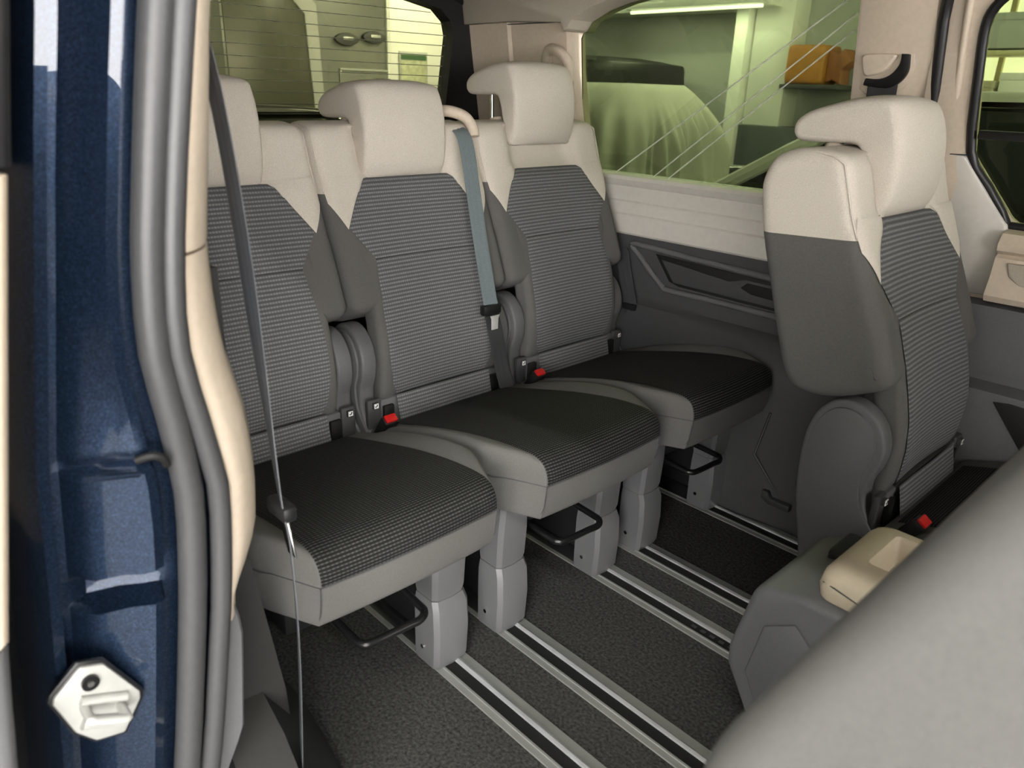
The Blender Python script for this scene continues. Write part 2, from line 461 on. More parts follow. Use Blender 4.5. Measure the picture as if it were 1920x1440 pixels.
# belt outlet on that pillar: a small beige loop
gd = empty('belt_outlet', (0, 0, 0), parent=dp)
prismo('outlet_plate', [(-2.03, 1.30), (-2.03, 1.385), (-1.92, 1.385), (-1.90, 1.36), (-1.90, 1.30)], lambda a, b, h: Vector((a, 2.045 - h, b)), 0.012, 'beige_plastic', gd, 0.003)
bm = bmesh.new(); tube(bm, cr([(-2.0, 2.03, 1.335), (-1.965, 2.005, 1.372), (-1.905, 1.99, 1.365), (-1.865, 1.99, 1.335), (-1.852, 1.99, 1.29), (-1.865, 1.99, 1.255)], 6), lambda t: 0.020 - 0.006 * t, 10)
obj('outlet_loop', bm, 'beige_plastic', gd)

# tailgate: black frame with the rear glass
def tail_x(z): return -2.42 + 0.10 * (z - 1.0)
outer = [(0.42, 0.2), (2.14, 0.2), (2.14, 1.30), (2.10, 1.45), (2.02, 1.56), (1.80, 1.60), (0.76, 1.60), (0.54, 1.56), (0.46, 1.45), (0.42, 1.30)]
inner = [(0.66, 0.96), (1.84, 0.96), (1.885, 1.15), (1.905, 1.42), (1.89, 1.465), (1.84, 1.502), (1.72, 1.522), (0.78, 1.522), (0.66, 1.49), (0.60, 1.40)]
bm = bmesh.new()
def ringpts(pl, dx): return [bm.verts.new((tail_x(z) + dx, y, z)) for y, z in pl]
A, B = ringpts(outer, 0.03), ringpts(inner, 0.02)
A2, B2 = ringpts(outer, -0.06), ringpts(inner, -0.04)
n = len(outer)
for k in range(n):
    j = (k + 1) % n
    bm.faces.new((A[k], A[j], B[j], B[k])); bm.faces.new((B[k], B[j], B2[j], B2[k]))
    bm.faces.new((B2[k], B2[j], A2[j], A2[k])); bm.faces.new((A2[k], A2[j], A[j], A[k]))
wr = obj('wall_rear', bm, 'black_plastic', angle=30)
struct(wr, 'black tailgate inner frame around the rear window')
tubeo('tailgate_seal', cr([(-2.36, 2.082, 1.15), (-2.36, 2.075, 1.30), (-2.355, 2.045, 1.42), (-2.35, 1.99, 1.505), (-2.345, 1.86, 1.55), (-2.345, 1.6, 1.56)], 6), 0.013, 'black_rubber', wr)
bm = bmesh.new()
inn = [(lerp(1.25, y, 1.02), lerp(1.25, z, 1.02)) for y, z in inner]
prism(bm, inn, lambda a, b, h: Vector((tail_x(b) - 0.012 - h, a, b)), 0.004, 0.0)
w2 = obj('window_2', bm, 'rear_glass')
struct(w2, 'tinted rear window glass with fine heating wires')
for z in [1.020, 1.052, 1.085, 1.117, 1.149, 1.178, 1.215, 1.249, 1.281, 1.316, 1.35, 1.385, 1.419, 1.456, 1.49]:
    ymax = interp([(0.96, 1.84), (1.15, 1.88), (1.42, 1.90), (1.47, 1.88), (1.52, 1.75)], z) - 0.008
    tubeo('heating_wire', [(tail_x(z) - 0.010, 0.68, z), (tail_x(z) - 0.010, ymax, z)], 0.0013, 'defrost', w2, 5)

# rear quarter window on the far side
win1 = [(-1.90, 0.965), (-1.90, 1.20), (-1.875, 1.41), (-1.84, 1.455), (-1.78, 1.485), (-1.70, 1.51), (-1.5, 1.545), (-0.90, 1.545), (-0.90, 0.965)]
w1 = slab('window_1', win1, lambda z: yw(z) + 0.045, 0.005, 'side_glass', None, 0.0)
struct(w1, 'green tinted side window beside the rear seat with diagonal reflections built as strips')
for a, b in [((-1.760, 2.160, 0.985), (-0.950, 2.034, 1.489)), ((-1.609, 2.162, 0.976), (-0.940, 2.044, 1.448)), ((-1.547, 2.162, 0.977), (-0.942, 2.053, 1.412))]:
    tubeo('reflection_strip', [a, b], 0.0021, 'reflection_pale', w1, 6)  # thin pale strips stand in for reflections on the glass
# upper edge and front edge of that window
hd = slab('trim_2', [(-2.43, 1.458), (-2.1, 1.462), (-1.87, 1.452), (-1.862, 1.425), (-1.845, 1.432), (-1.82, 1.457), (-1.74, 1.487), (-1.66, 1.505), (-1.55, 1.520), (-1.35, 1.530), (-0.90, 1.535), (-0.90, 1.60), (-2.43, 1.60)], lambda z: yw(z) - 0.055, 0.14, 'headliner', None, 0.002)
struct(hd, 'beige header above the far side window')
# pillar between the two side windows
pl = slab('trim_3', [(-0.965, 0.93), (-0.925, 1.24), (-0.920, 1.41), (-0.915, 1.57), (-0.735, 1.57), (-0.735, 1.40), (-0.732, 1.15), (-0.735, 0.93)], lambda z: yw(z) - 0.012, 0.085, 'beige_plastic', None, 0.010)
struct(pl, 'beige centre pillar cover with a black belt outlet')
# scooped belt outlet in the pillar
def pf(off): return lambda a, b, h: Vector((a, yw(b) - off - h, b))
sc = prismo('outlet_scoop', [(-0.885, 1.352), (-0.775, 1.352), (-0.770, 1.325), (-0.778, 1.295), (-0.795, 1.272), (-0.82, 1.262), (-0.885, 1.262), (-0.90, 1.275)], pf(0.0115), 0.003, 'beige_plastic', pl, 0.001)
bulge = cr([(-0.885, 1.351, 0), (-0.815, 1.351, 0), (-0.818, 1.335, 0), (-0.835, 1.315, 0), (-0.86, 1.306, 0), (-0.882, 1.305, 0), (-0.890, 1.33, 0)], 4, True)
prismo('outlet_hood', [(p.x, p.y) for p in bulge], pf(0.013), 0.020, 'beige_plastic', pl, 0.005, 3)
arc = cr([(-0.800, 1.352, 0), (-0.803, 1.330, 0), (-0.820, 1.308, 0), (-0.846, 1.297, 0), (-0.882, 1.298, 0)], 6)
arc2 = cr([(-0.887, 1.282, 0), (-0.83, 1.275, 0), (-0.800, 1.289, 0), (-0.782, 1.315, 0), (-0.782, 1.352, 0)], 6)
prismo('outlet_ring', [(p.x, p.y) for p in arc + arc2], pf(0.013), 0.014, 'black_plastic', pl, 0.003)
sb4 = empty('seat_belt', (-0.838, 2.02, 0.6))
tag(sb4, 'black seat belt hanging from the centre pillar outlet', 'seat belt')
bm = bmesh.new(); ribbon(bm, [(0.0, yw(1.292) - 2.02 - 0.022, 0.692), (0.0, yw(1.25) - 2.02 - 0.03, 0.65), (0.004, 0.06, 0.45), (0.01, 0.065, 0.20), (0.02, 0.065, -0.1)], (1, 0, 0), 0.072, 0.002)
obj('webbing', bm, 'webbing', sb4)

# far sliding door: seal, frame, panel, window
def yd(z): return yw(z) + 0.01 if z > 0.97 else 2.1375
sd = slab('door_2', [(-0.738, 0.0), (-0.738, 1.58), (1.5, 1.58), (1.5, 1.495), (-0.56, 1.49), (-0.60, 1.478), (-0.632, 1.45), (-0.645, 1.41), (-0.645, 1.33), (-0.634, 1.15), (-0.632, 1.13), (-0.527, 0.99), (-0.508, 0.977), (1.5, 0.975), (1.5, 0.0)], lambda z: yd(z) + 0.012, 0.05, 'beige_plastic', None, 0.004)
struct(sd, 'far sliding door with beige window frame')
tubeo('door_seal', [(-0.722, yw(z) - 0.008, z) for z in (0.90, 0.97, 1.05, 1.15, 1.30, 1.42)] + [(-0.718, yw(1.46) - 0.008, 1.465), (-0.69, yw(1.5) - 0.008, 1.505), (-0.62, yw(1.53) - 0.008, 1.535), (0.6, yw(1.55) - 0.008, 1.55)], 0.0125, 'black_rubber', sd, 12)
# front edge return of the frame
tubeo('frame_bead', [(-0.682, yd(z) + 0.010, z) for z in (1.142, 1.25, 1.36, 1.47)], 0.009, 'beige_plastic', sd)
slab('frame_lower', [(-0.735, 0.80), (-0.735, 1.132), (-0.64, 1.132), (-0.535, 0.993), (-0.52, 0.975), (-0.52, 0.80)], lambda z: yd(z) - 0.004, 0.03, 'sill_plastic', sd, 0.008)
boxo('frame_joint', (-0.73, 2.085, 1.131), (-0.636, 2.12, 1.1335), 'dark_plastic', sd, 0.0)
w3 = slab('window_3', [(-0.66, 0.96), (-0.66, 1.50), (1.4, 1.50), (1.4, 0.96)], lambda z: yd(z) + 0.045, 0.005, 'side_glass', None, 0.0)
struct(w3, 'tinted window of the far sliding door')
tubeo('window_gasket', cr([(0.9, yd(1.495) + 0.012, 1.495), (-0.55, yd(1.49) + 0.012, 1.49), (-0.598, yd(1.475) + 0.012, 1.475), (-0.630, yd(1.446) + 0.012, 1.446), (-0.643, yd(1.41) + 0.012, 1.41), (-0.643, yd(1.33) + 0.012, 1.33), (-0.632, yd(1.14) + 0.012, 1.14), (-0.58, yd(1.06) + 0.012, 1.06), (-0.527, yd(0.985) + 0.012, 0.985), (-0.49, yd(0.974) + 0.012, 0.974), (0.9, yd(0.974) + 0.012, 0.974)], 3), 0.011, 'black_rubber', w3)
boxo('sliding_sash', (-0.62, 2.085, 1.170), (1.0, 2.105, 1.190), 'black_rubber', w3, 0.002)
# door panel below the window: beige arm-rest part, dark part, pocket
bm = bmesh.new()
dpan = [(2.128, 0.79), (2.085, 0.80), (2.075, 0.815), (2.088, 0.855), (2.093, 0.905), (2.105, 0.912), (2.088, 0.922), (2.086, 0.936), (2.100, 0.962), (2.14, 0.968), (2.16, 0.79)]
prism(bm, dpan, lambda a, b, h: Vector((-0.52 + h, a, b)), 1.9, 0.0)
ar = obj('armrest_panel', bm, 'beige_plastic', sd, angle=30)
prismo('pull_cup', cr([(-0.485, 0.895, 0), (-0.475, 0.865, 0), (-0.445, 0.845, 0), (-0.30, 0.838, 0), (-0.30, 0.897, 0)], 3, False) and [(-0.49, 0.897), (-0.48, 0.865), (-0.455, 0.848), (-0.42, 0.842), (-0.25, 0.838), (-0.25, 0.899)], lambda a, b, h: Vector((a, 2.096 - h, b)), 0.012, 'headliner', sd, 0.003)
bm = bmesh.new()
dlow = [(2.128, 0.79), (2.095, 0.785), (2.090, 0.72), (2.075, 0.66), (2.080, 0.625), (2.098, 0.620), (2.098, 0.60), (2.06, 0.585), (2.045, 0.30), (2.04, 0.0), (2.16, 0.0), (2.16, 0.79)]
prism(bm, dlow, lambda a, b, h: Vector((-0.735 + h, a, b)), 2.1, 0.0)
obj('lower_panel', bm, 'grey_plastic', sd, angle=30)
prismo('door_pocket', [(-0.435, 0.565), (-0.40, 0.57), (-0.1, 0.56), (-0.1, 0.36), (-0.30, 0.40)], lambda a, b, h: Vector((a, interp([(0.3, 2.045), (0.585, 2.06)], b) - h, b)), 0.004, 'slot_black', sd, 0.001)

# ------------------------------------------------------------------ near door jamb (painted pillar, striker, seals, trims)
YI = [(0.20, 0.185), (0.37, 0.209), (0.44, 0.220), (0.53, 0.233), (0.64, 0.248), (0.725, 0.257), (0.79, 0.261), (0.87, 0.257), (0.95, 0.250), (1.0, 0.252), (1.07, 0.258), (1.17, 0.275), (1.246, 0.288), (1.32, 0.302), (1.45, 0.325)]
YS = [(0.20, 0.235), (0.329, 0.267), (0.399, 0.282), (0.494, 0.298), (0.609, 0.317), (0.697, 0.326), (0.764, 0.331), (0.852, 0.317), (0.939, 0.301), (0.991, 0.300), (1.064, 0.307), (1.167, 0.323), (1.247, 0.338), (1.324, 0.352), (1.45, 0.378)]
YB = [(0.588, 0.336), (0.63, 0.362), (0.666, 0.377), (0.737, 0.383), (0.827, 0.379), (0.921, 0.359), (0.977, 0.353), (1.056, 0.352), (1.164, 0.366), (1.248, 0.377), (1.328, 0.387), (1.45, 0.41)]
def yo(z): return interp([(0.2, 0.055), (0.45, 0.085), (0.71, 0.112), (0.85, 0.125), (1.17, 0.178), (1.31, 0.204), (1.5, 0.235)], z)
def proud(z):
    # pressed ledges of the jamb
    if z > 0.842: return 0.0
    if z > 0.832: return lerp(0.0, -0.012, (0.842 - z) / 0.010)
    if z > 0.822: return lerp(-0.012, 0.010, (0.832 - z) / 0.010)
    if z > 0.692: return 0.010
    if z > 0.684: return lerp(0.010, -0.035, (0.692 - z) / 0.008)
    if z > 0.652: return -0.035
    if z > 0.644: return lerp(-0.035, 0.008, (0.652 - z) / 0.008)
    return 0.008
zs = [0.10, 0.2, 0.3, 0.4, 0.5, 0.6, 0.638, 0.644, 0.648, 0.652, 0.656, 0.680, 0.684, 0.688, 0.692, 0.698, 0.75, 0.80, 0.818, 0.822, 0.827, 0.832, 0.837, 0.842, 0.85, 0.9, 0.95, 1.0, 1.05, 1.1, 1.15, 1.2, 1.25, 1.3, 1.35, 1.4, 1.46]
bm = bmesh.new(); R = []
for z in zs:
    a, b = yo(z), interp(YI, z); p = proud(z)
    q = [(-2.30, a - 0.01), (-1.0, a - 0.012), (-0.885, a - 0.006), (-0.868, a + 0.004), (-0.870, a + 0.016), (-0.905, a + 0.024), (-0.905, a + 0.032),
         (-0.895 + 0.4 * p, a + 0.040), (-0.882 + p, a + 0.054), (-0.872 + p, lerp(a, b, 0.62)), (-0.858 + p, b - 0.030), (-0.860 + p * 0.8, b - 0.018), (-0.884, b - 0.010), (-0.884, b + 0.010), (-0.90, b + 0.06), (-2.30, b + 0.06)]
    R.append([bm.verts.new((x, y, z)) for x, y in q])
for a, b in zip(R, R[1:]):
    for k in range(len(a) - 1): bm.faces.new((a[k], a[k + 1], b[k + 1], b[k]))
    bm.faces.new((a[-1], a[0], b[0], b[-1]))
bm.faces.new(R[0]); bm.faces.new(R[-1][::-1])
jb = obj('wall_right', bm, 'blue_paint', angle=45)
struct(jb, 'dark blue metallic painted door pillar at the sliding door opening')
# small body plugs and cable on the jamb
tubeo('jamb_crease', [(-0.853, yo(0.83) + 0.05, 0.832), (-0.853, interp(YI, 0.815) - 0.03, 0.820)], 0.003, 'blue_paint', jb, 6)
bm = bmesh.new()
tube(bm, cr([(-0.856, 0.225, 0.838), (-0.848, 0.240, 0.842), (-0.848, 0.252, 0.835), (-0.856, 0.257, 0.822)], 5), 0.005, 8)
obj('jamb_plug', bm, 'slot_black', jb)
# striker
sk = [(0.091, 0.568), (0.094, 0.576), (0.125, 0.603), (0.150, 0.594), (0.183, 0.532), (0.182, 0.522), (0.158, 0.482), (0.126, 0.490), (0.107, 0.515)]
st = prismo('striker_plate', sk, lambda a, b, h: Vector((-0.853 + h, a, b)), 0.007, 'striker_white', jb, 0.003)
prismo('striker_gasket', [(lerp(0.137, a, 1.10), lerp(0.54, b, 1.10)) for a, b in sk], lambda a, b, h: Vector((-0.856 + h, a, b)), 0.006, 'black_rubber', jb, 0.002)
tubeo('striker_loop', cr([(-0.848, 0.121, 0.548), (-0.822, 0.121, 0.546), (-0.818, 0.124, 0.545), (-0.818, 0.155, 0.528), (-0.822, 0.158, 0.527), (-0.848, 0.158, 0.527)], 4), 0.0058, 'striker_white', st)
tubeo('striker_base', [(-0.843, 0.115, 0.528), (-0.843, 0.158, 0.506)], 0.008, 'striker_white', st)
tubeo('striker_bridge', [(-0.843, 0.118, 0.560), (-0.843, 0.166, 0.538)], 0.006, 'striker_white', st)
tubeo('screw', [(-0.850, 0.132, 0.579), (-0.841, 0.132, 0.579)], 0.010, 'black_metal', st, 14)
tubeo('screw_socket', [(-0.846, 0.132, 0.579), (-0.8395, 0.132, 0.579)], 0.004, 'chrome', st, 6)
# two-lobed rubber seal
zz = [0.10 + 0.045 * k for k in range(31)]
seal = obj('door_seal', (lambda b: (tube(b, [(-0.866, lerp(interp(YI, z), interp(YS, z), 0.30), z) for z in zz], 0.0175, 14), b)[1])(bmesh.new()), 'rubber', jb)
obj('seal_lip', (lambda b: (tube(b, [(-0.862, lerp(interp(YI, z), interp(YS, z), 0.80), z) for z in zz], 0.0135, 14), b)[1])(bmesh.new()), 'rubber', seal)
# beige pillar trim beside the seal
zb = [0.560, 0.575, 0.59, 0.61, 0.63, 0.65, 0.68, 0.72, 0.76, 0.80, 0.84, 0.88, 0.92, 0.96, 1.0, 1.04, 1.062]
def trim_rows(zlist, lo_clip):
    b = bmesh.new(); R = []
    for z in zlist:
        ys_, yb_ = interp(YS, z) - 0.002, interp(YB, z)
        yb_ = max(yb_, ys_ + 0.004)
        w = yb_ - ys_
        q = [(-0.885, ys_), (-0.872, ys_ + 0.002), (-0.866, ys_ + 0.10 * w), (-0.867, ys_ + 0.24 * w), (-0.876, ys_ + 0.48 * w), (-0.890, ys_ + 0.76 * w), (-0.906, ys_ + w), (-0.94, ys_ + w + 0.016), (-1.15, ys_ + w + 0.02), (-1.15, ys_), ]
        R.append([b.verts.new((x, y, z)) for x, y in q])
    for u, v in zip(R, R[1:]):
        for k in range(len(u)): b.faces.new((u[k], u[(k + 1) % len(u)], v[(k + 1) % len(u)], v[k]))
    b.faces.new(R[0]); b.faces.new(R[-1][::-1])
    return b
t4 = obj('trim_4', trim_rows([z for z in zb], 0), 'beige_plastic', angle=50)
struct(t4, 'lower beige pillar trim beside the grey door seal')
t5 = obj('trim_5', trim_rows([1.066, 1.1, 1.15, 1.2, 1.25, 1.3, 1.35, 1.4, 1.45], 0), 'beige_plastic', angle=50)
struct(t5, 'upper beige pillar trim above the trim joint')
# dark lower trim of the jamb
YG = [(0.05, 0.22), (0.20, 0.255), (0.29, 0.285), (0.33, 0.305), (0.36, 0.318), (0.463, 0.328), (0.52, 0.333), (0.56, 0.330), (0.585, 0.322), (0.60, 0.318)]
bm = bmesh.new(); R = []
for z in [0.02, 0.1, 0.2, 0.27, 0.30, 0.33, 0.36, 0.41, 0.46, 0.52, 0.55, 0.57, 0.585, 0.598]:
    a = interp(YS, z) - 0.003; g = max(interp(YG, z), a + 0.003)
    i2 = interp([(0.0, 0.47), (0.12, 0.455), (0.35, 0.405), (0.598, 0.39)], z)
    q = [(-0.90, a), (-0.884, a + 0.001), (-0.880, a + 0.002), (-0.880, g - 0.004), (-0.884, g), (-0.935, g + 0.006), (-0.99, g + 0.016), (-1.05, g + 0.032), (-1.30, g + 0.06), (-1.30, a)]
    R.append([bm.verts.new((x, y, z)) for x, y in q])
for u, v in zip(R, R[1:]):
    for k in range(len(u)): bm.faces.new((u[k], u[(k + 1) % len(u)], v[(k + 1) % len(u)], v[k]))
bm.faces.new(R[0]); bm.faces.new(R[-1][::-1])
t6 = obj('trim_6', bm, 'grey_plastic', angle=28)
struct(t6, 'dark grey lower pillar trim under the beige pillar cover')
# near inner side panel behind the trim, and the sill
bm = bmesh.new(); R = []
for x, k in ((-2.44, 1.0), (-1.35, 1.0), (-1.10, 1.0), (-0.98, 0.92), (-0.90, 0.80), (-0.84, 0.62), (-0.80, 0.45)):
    q = [(0.30, -0.01), (0.30, 0.36 * k), (0.385, 0.35 * k), (0.30 + 0.15 * k, 0.25 * k), (0.30 + 0.215 * k, 0.12 * k), (0.30 + 0.245 * k, 0.03 * k), (0.30 + 0.25 * k, -0.01)]
    R.append([bm.verts.new((x, y, z)) for y, z in q])
for u, v in zip(R, R[1:]):
    for k in range(7): bm.faces.new((u[k], u[(k + 1) % 7], v[(k + 1) % 7], v[k]))
bm.faces.new(R[0]); bm.faces.new(R[-1][::-1])
t14 = obj('trim_14', bm, 'kick_plastic', angle=30); struct(t14, 'dark kick trim at the floor edge below the pillar')
bm = bmesh.new()
prism(bm, [(0.385, 0.60), (0.39, 1.02), (0.37, 1.02), (0.30, 0.60), (0.30, 0.0), (0.44, 0.0), (0.425, 0.30)], lambda a, b, h: Vector((-2.44 + h, a, b)), 1.47, 0.0)
t7 = obj('trim_7', bm, 'kick_plastic', angle=30); struct(t7, 'dark side panel beside the outer rear seat')
bm = bmesh.new()
prism(bm, [(0.24, -0.10), (0.26, 0.02), (0.30, 0.035), (0.40, 0.03), (0.455, 0.006), (0.47, 0.0), (0.47, -0.10)], lambda a, b, h: Vector((-1.08 + h, a, b)), 2.6, 0.0)
t8 = obj('trim_8', bm, 'kick_plastic', angle=30); struct(t8, 'dark door sill strip along the carpet edge')

# cabin front, unseen: pillar and partition added to block light from ahead
bm = bmesh.new()
prism(bm, [(0.16, -0.1), (0.14, 0.6), (0.19, 1.1), (0.28, 1.62), (0.42, 1.62), (0.40, 1.0), (0.42, -0.1)], lambda a, b, h: Vector((0.42 + h, a, b)), 0.22, 0.02)
t13 = obj('trim_13', bm, 'beige_plastic', angle=40); struct(t13, 'unseen beige front pillar added to limit light through the door opening')  # out of view, added to limit light entering the door
wfr = boxo('wall_front_blocker', (2.15, 0.30, -0.06), (2.21, 2.15, 0.98), 'grey_plastic', None, 0.02); struct(wfr, 'unseen dark partition added to block low light from the cab end')  # out of view, added to block low light from the front
# the open sliding door on the near side: only its front edge shows
d1 = empty('door_1', (-0.78, 0.06, 0.3)); struct(d1, 'open sliding door with a beige trimmed edge')
def dy(z): return interp([(0.2, -0.005), (0.717, 0.056), (1.17, 0.138), (1.5, 0.195)], z)
def door_piece(name, z0, z1, y0, y1, x0, x1, m, bev):
    bm = bmesh.new(); R = []
    for k in range(13):
        z = lerp(z0, z1, k / 12)
        R.append([bm.verts.new((x + 0.78, dy(z) + y - 0.06, z - 0.3)) for x, y in ((x1 - bev, y1), (x1, y1 - bev), (x1, y0 + bev), (x1 - bev, y0), (x0, y0), (x0, y1))])
    for u, v in zip(R, R[1:]):
        for j in range(6): bm.faces.new((u[j], u[(j + 1) % 6], v[(j + 1) % 6], v[j]))
    bm.faces.new(R[0]); bm.faces.new(R[-1][::-1])
    return obj(name, bm, m, d1, angle=50)
door_piece('inner_trim', 0.735, 1.170, -0.035, 0.0, -1.9, -0.748, 'beige_plastic', 0.008)
door_piece('lower_trim', 0.10, 0.730, -0.035, 0.0, -1.9, -0.750, 'grey_plastic', 0.008)
door_piece('window_frame', 1.176, 1.55, -0.032, 0.004, -1.9, -0.756, 'black_rubber', 0.006)
door_piece('door_skin', 0.0, 1.56, -0.075, -0.042, -1.9, -0.740, 'blue_paint', 0.012)

# ------------------------------------------------------------------ seats
HX, HZ = -0.68, 0.565
W = 0.2690
FZ = [(0.44, -0.596), (0.455, -0.590), (0.50, -0.580), (0.56, -0.576), (0.62, -0.582), (0.68, -0.597), (0.73, -0.613), (0.80, -0.640), (0.886, -0.678), (0.96, -0.711), (1.042, -0.746), (1.10, -0.765), (1.14, -0.779), (1.17, -0.79)]
def front(z): return interp(FZ, z)
def conc(y, z):
    c = -0.014 * max(0.0, 1 - (y / 0.235) ** 2) * (1 - smooth((z - 0.95) / 0.08))
    c += -0.036 * smooth((0.165 - abs(y)) / 0.05) * smooth((z - 0.985) / 0.06)
    return c
def edge(y, w, r):
    e = abs(y) - (w - r)
    return 0.0 if e <= 0 else r - math.sqrt(max(0.0, r * r - e * e))
def bsurf(w, r):
    def f(y, z, off):
        slope = -(front(z + 0.01) - front(z - 0.01)) / 0.02
        l = math.hypot(1, slope)
        return Vector((front(z) + conc(y, z) - edge(y, w, r) + off / l - HX, y, z + off * slope / l - HZ))
    return f
def hinge(x, y, z): return Vector((x - HX, y, z - HZ))

def front_warp(X, y, Z, nx, nz):
    k = smooth((nx - 0.35) / 0.5)
    return X + k * conc(y, Z), Z

def make_seat():
    s = empty('passenger_seat')
    # ---- backrest: upper body (grey lower half, beige top) and the narrower lobe below it
    up = [(-0.82, 1.152), (-0.792, 1.145)] + [(front(z), z) for z in (1.125, 1.09, 1.042, 0.99, 0.93, 0.886, 0.84, 0.80, 0.76, 0.725)] + \
         [(-0.622, 0.700), (-0.66, 0.680), (-0.72, 0.655), (-0.775, 0.645), (-0.815, 0.652), (-0.845, 0.685), (-0.877, 0.769), (-0.911, 0.87), (-0.943, 0.97), (-0.961, 1.058), (-0.957, 1.10), (-0.938, 1.133), (-0.90, 1.151), (-0.86, 1.156)]
    prof = [(p.x, p.y) for p in cr([(x, z, 0) for x, z in up], 3, True)]
    def cut(bm, keep_top):
        co = Vector((0, 0, 0.985 - HZ)); no = Vector((-0.05, 0, 1)).normalized()
        g = bm.verts[:] + bm.edges[:] + bm.faces[:]
        bmesh.ops.bisect_plane(bm, geom=g, plane_co=co + Vector((-0.10, 0, 0)), plane_no=no, clear_inner=keep_top, clear_outer=not keep_top, dist=1e-6)
        es = [e for e in bm.edges if e.is_boundary]
        bmesh.ops.holes_fill(bm, edges=es, sides=0)
        return bm
    bm = bmesh.new(); extrude_profile(bm, prof, W, 0.032, hinge, 22, 5, front_warp); cut(bm, False)
    back = obj('backrest', bm, 'grey_fabric', s, 45); back.location = (HX, 0, HZ)
    bm = bmesh.new(); extrude_profile(bm, prof, W, 0.032, hinge, 22, 5, front_warp); cut(bm, True)
    yk = obj('yoke', bm, 'beige_fabric', back, 45); tag(yk, 'beige fabric upper cover of the backrest')
    lob = [(front(z), z) for z in (0.86, 0.80, 0.74, 0.68, 0.62, 0.56, 0.50, 0.465)] + [(-0.605, 0.445), (-0.63, 0.445), (-0.645, 0.47), (-0.65, 0.56), (-0.665, 0.66), (-0.70, 0.80), (-0.71, 0.86)]
    lp = [(p.x, p.y) for p in cr([(x, z, 0) for x, z in lob], 2, True)]
    bm = bmesh.new(); extrude_profile(bm, lp, 0.207, 0.020, hinge, 18, 4, front_warp)
    obj('lumbar_cover', bm, 'grey_fabric', back, 45)
    # front panels
    sf = bsurf(W, 0.032); sfl = bsurf(0.30, 0.02)
    ins_up = [(-0.150, 1.010), (-0.138, 1.018), (0.138, 1.018), (0.150, 1.010), (0.222, 0.905), (0.166, 0.8255), (-0.166, 0.8255), (-0.222, 0.905)]
    patch('upper_insert', ins_up, sf, 'rib_back', back)
    ins_lo = [(-0.166, 0.8240), (0.166, 0.8240), (0.174, 0.76), (0.182, 0.68), (0.183, 0.58), (0.172, 0.50), (0.155, 0.466), (-0.155, 0.466), (-0.172, 0.50), (-0.183, 0.58), (-0.182, 0.68), (-0.174, 0.76)]
    patch('lower_insert', ins_lo, sfl, 'rib_back', back)
    tubeo('insert_seam', [sf(k * 0.0166, 0.8247, 0.0035) for k in range(-10, 11)], 0.0016, 'dark_plastic', back, 6)
    for sg in (-1, 1):
        tip = [(0.1415, 1.026), (0.2255, 0.902), (0.2600, 0.965), (0.2620, 1.00), (0.2550, 1.03)]
        tip = [(sg * a, b) for a, b in tip]
        patch('yoke_tip', tip if sg > 0 else tip[::-1], sf, 'beige_fabric', back, puff=0.002, soft=0.004)
        for k, zt in ((0, 1),):
            path = [hinge(front(z) + 0.0005 - edge(W - 0.008, W, 0.032), sg * (W - 0.0075), z) for z in (0.99, 1.04, 1.09, 1.13)] + [hinge(-0.81, sg * (W - 0.009), 1.143), hinge(-0.85, sg * (W - 0.012), 1.149)]
            tubeo('piping', path, 0.0022, 'beige_fabric', back, 6)
        tubeo('rod_collar', [hinge(-0.893, sg * 0.085, 1.146), hinge(-0.896, sg * 0.085, 1.160)], 0.019, 'beige_plastic', back, 16)
    # ---- headrest: inverted L
    hp = [(-0.945, 1.160), (-0.962, 1.164), (-0.973, 1.180), (-0.970, 1.206), (-0.945, 1.228), (-0.90, 1.244), (-0.84, 1.258), (-0.785, 1.258), (-0.748, 1.236), (-0.727, 1.17), (-0.722, 1.10), (-0.730, 1.045), (-0.748, 1.020), (-0.772, 1.020), (-0.784, 1.04), (-0.802, 1.10), (-0.818, 1.146), (-0.835, 1.1605), (-0.87, 1.1615), (-0.91, 1.160)]
    hprof = [(p.x, p.y) for p in cr([(x, z, 0) for x, z in hp], 3, True)]
    def hw(X, y, Z, nx, nz):
        return X - 0.012 * smooth((nx - 0.3) / 0.5) * (y / 0.131) ** 2, Z - 0.010 * (abs(y) / 0.131) ** 3 * smooth((Z - 1.15) / 0.1)
    bm = bmesh.new(); extrude_profile(bm, hprof, 0.133, 0.015, hinge, 12, 5, hw)
    hr = obj('headrest', bm, 'beige_fabric', s, 50); hr.location = (HX, 0, HZ)
    for sg in (-1, 1):
        Nn = prof_normals(hprof); pp = []
        for i, ((x, z), (nx, nz)) in enumerate(zip(hprof, Nn)):
            if z < 1.02 and x < -0.77: continue
            e = 0.0060
            X, Z = hw(x - nx * e, sg * 0.126, z - nz * e, nx, nz)
            pp.append((X, Z))
        k0 = max(range(len(pp)), key=lambda i: math.dist(pp[i - 1], pp[i]))
        pp = pp[k0:] + pp[:k0]
        tubeo('piping', [hinge(x, sg * 0.1255, z) for x, z in pp], 0.0019, 'beige_fabric', hr, 6)
        tubeo('headrest_rod', [hinge(-0.893, sg * 0.085, 1.06), hinge(-0.897, sg * 0.085, 1.19)], 0.0065, 'chrome', hr, 12)
    # ---- cushion
    def xf(y):
        a = abs(y)
        if a < 0.200: return 0.020 + 0.008 * (1 - (a / 0.2) ** 2)
        return lerp(0.020, -0.090, min(1.0, (a - 0.200) / 0.050)) - max(0.0, a - 0.25) * 1.2
    XB = -0.575
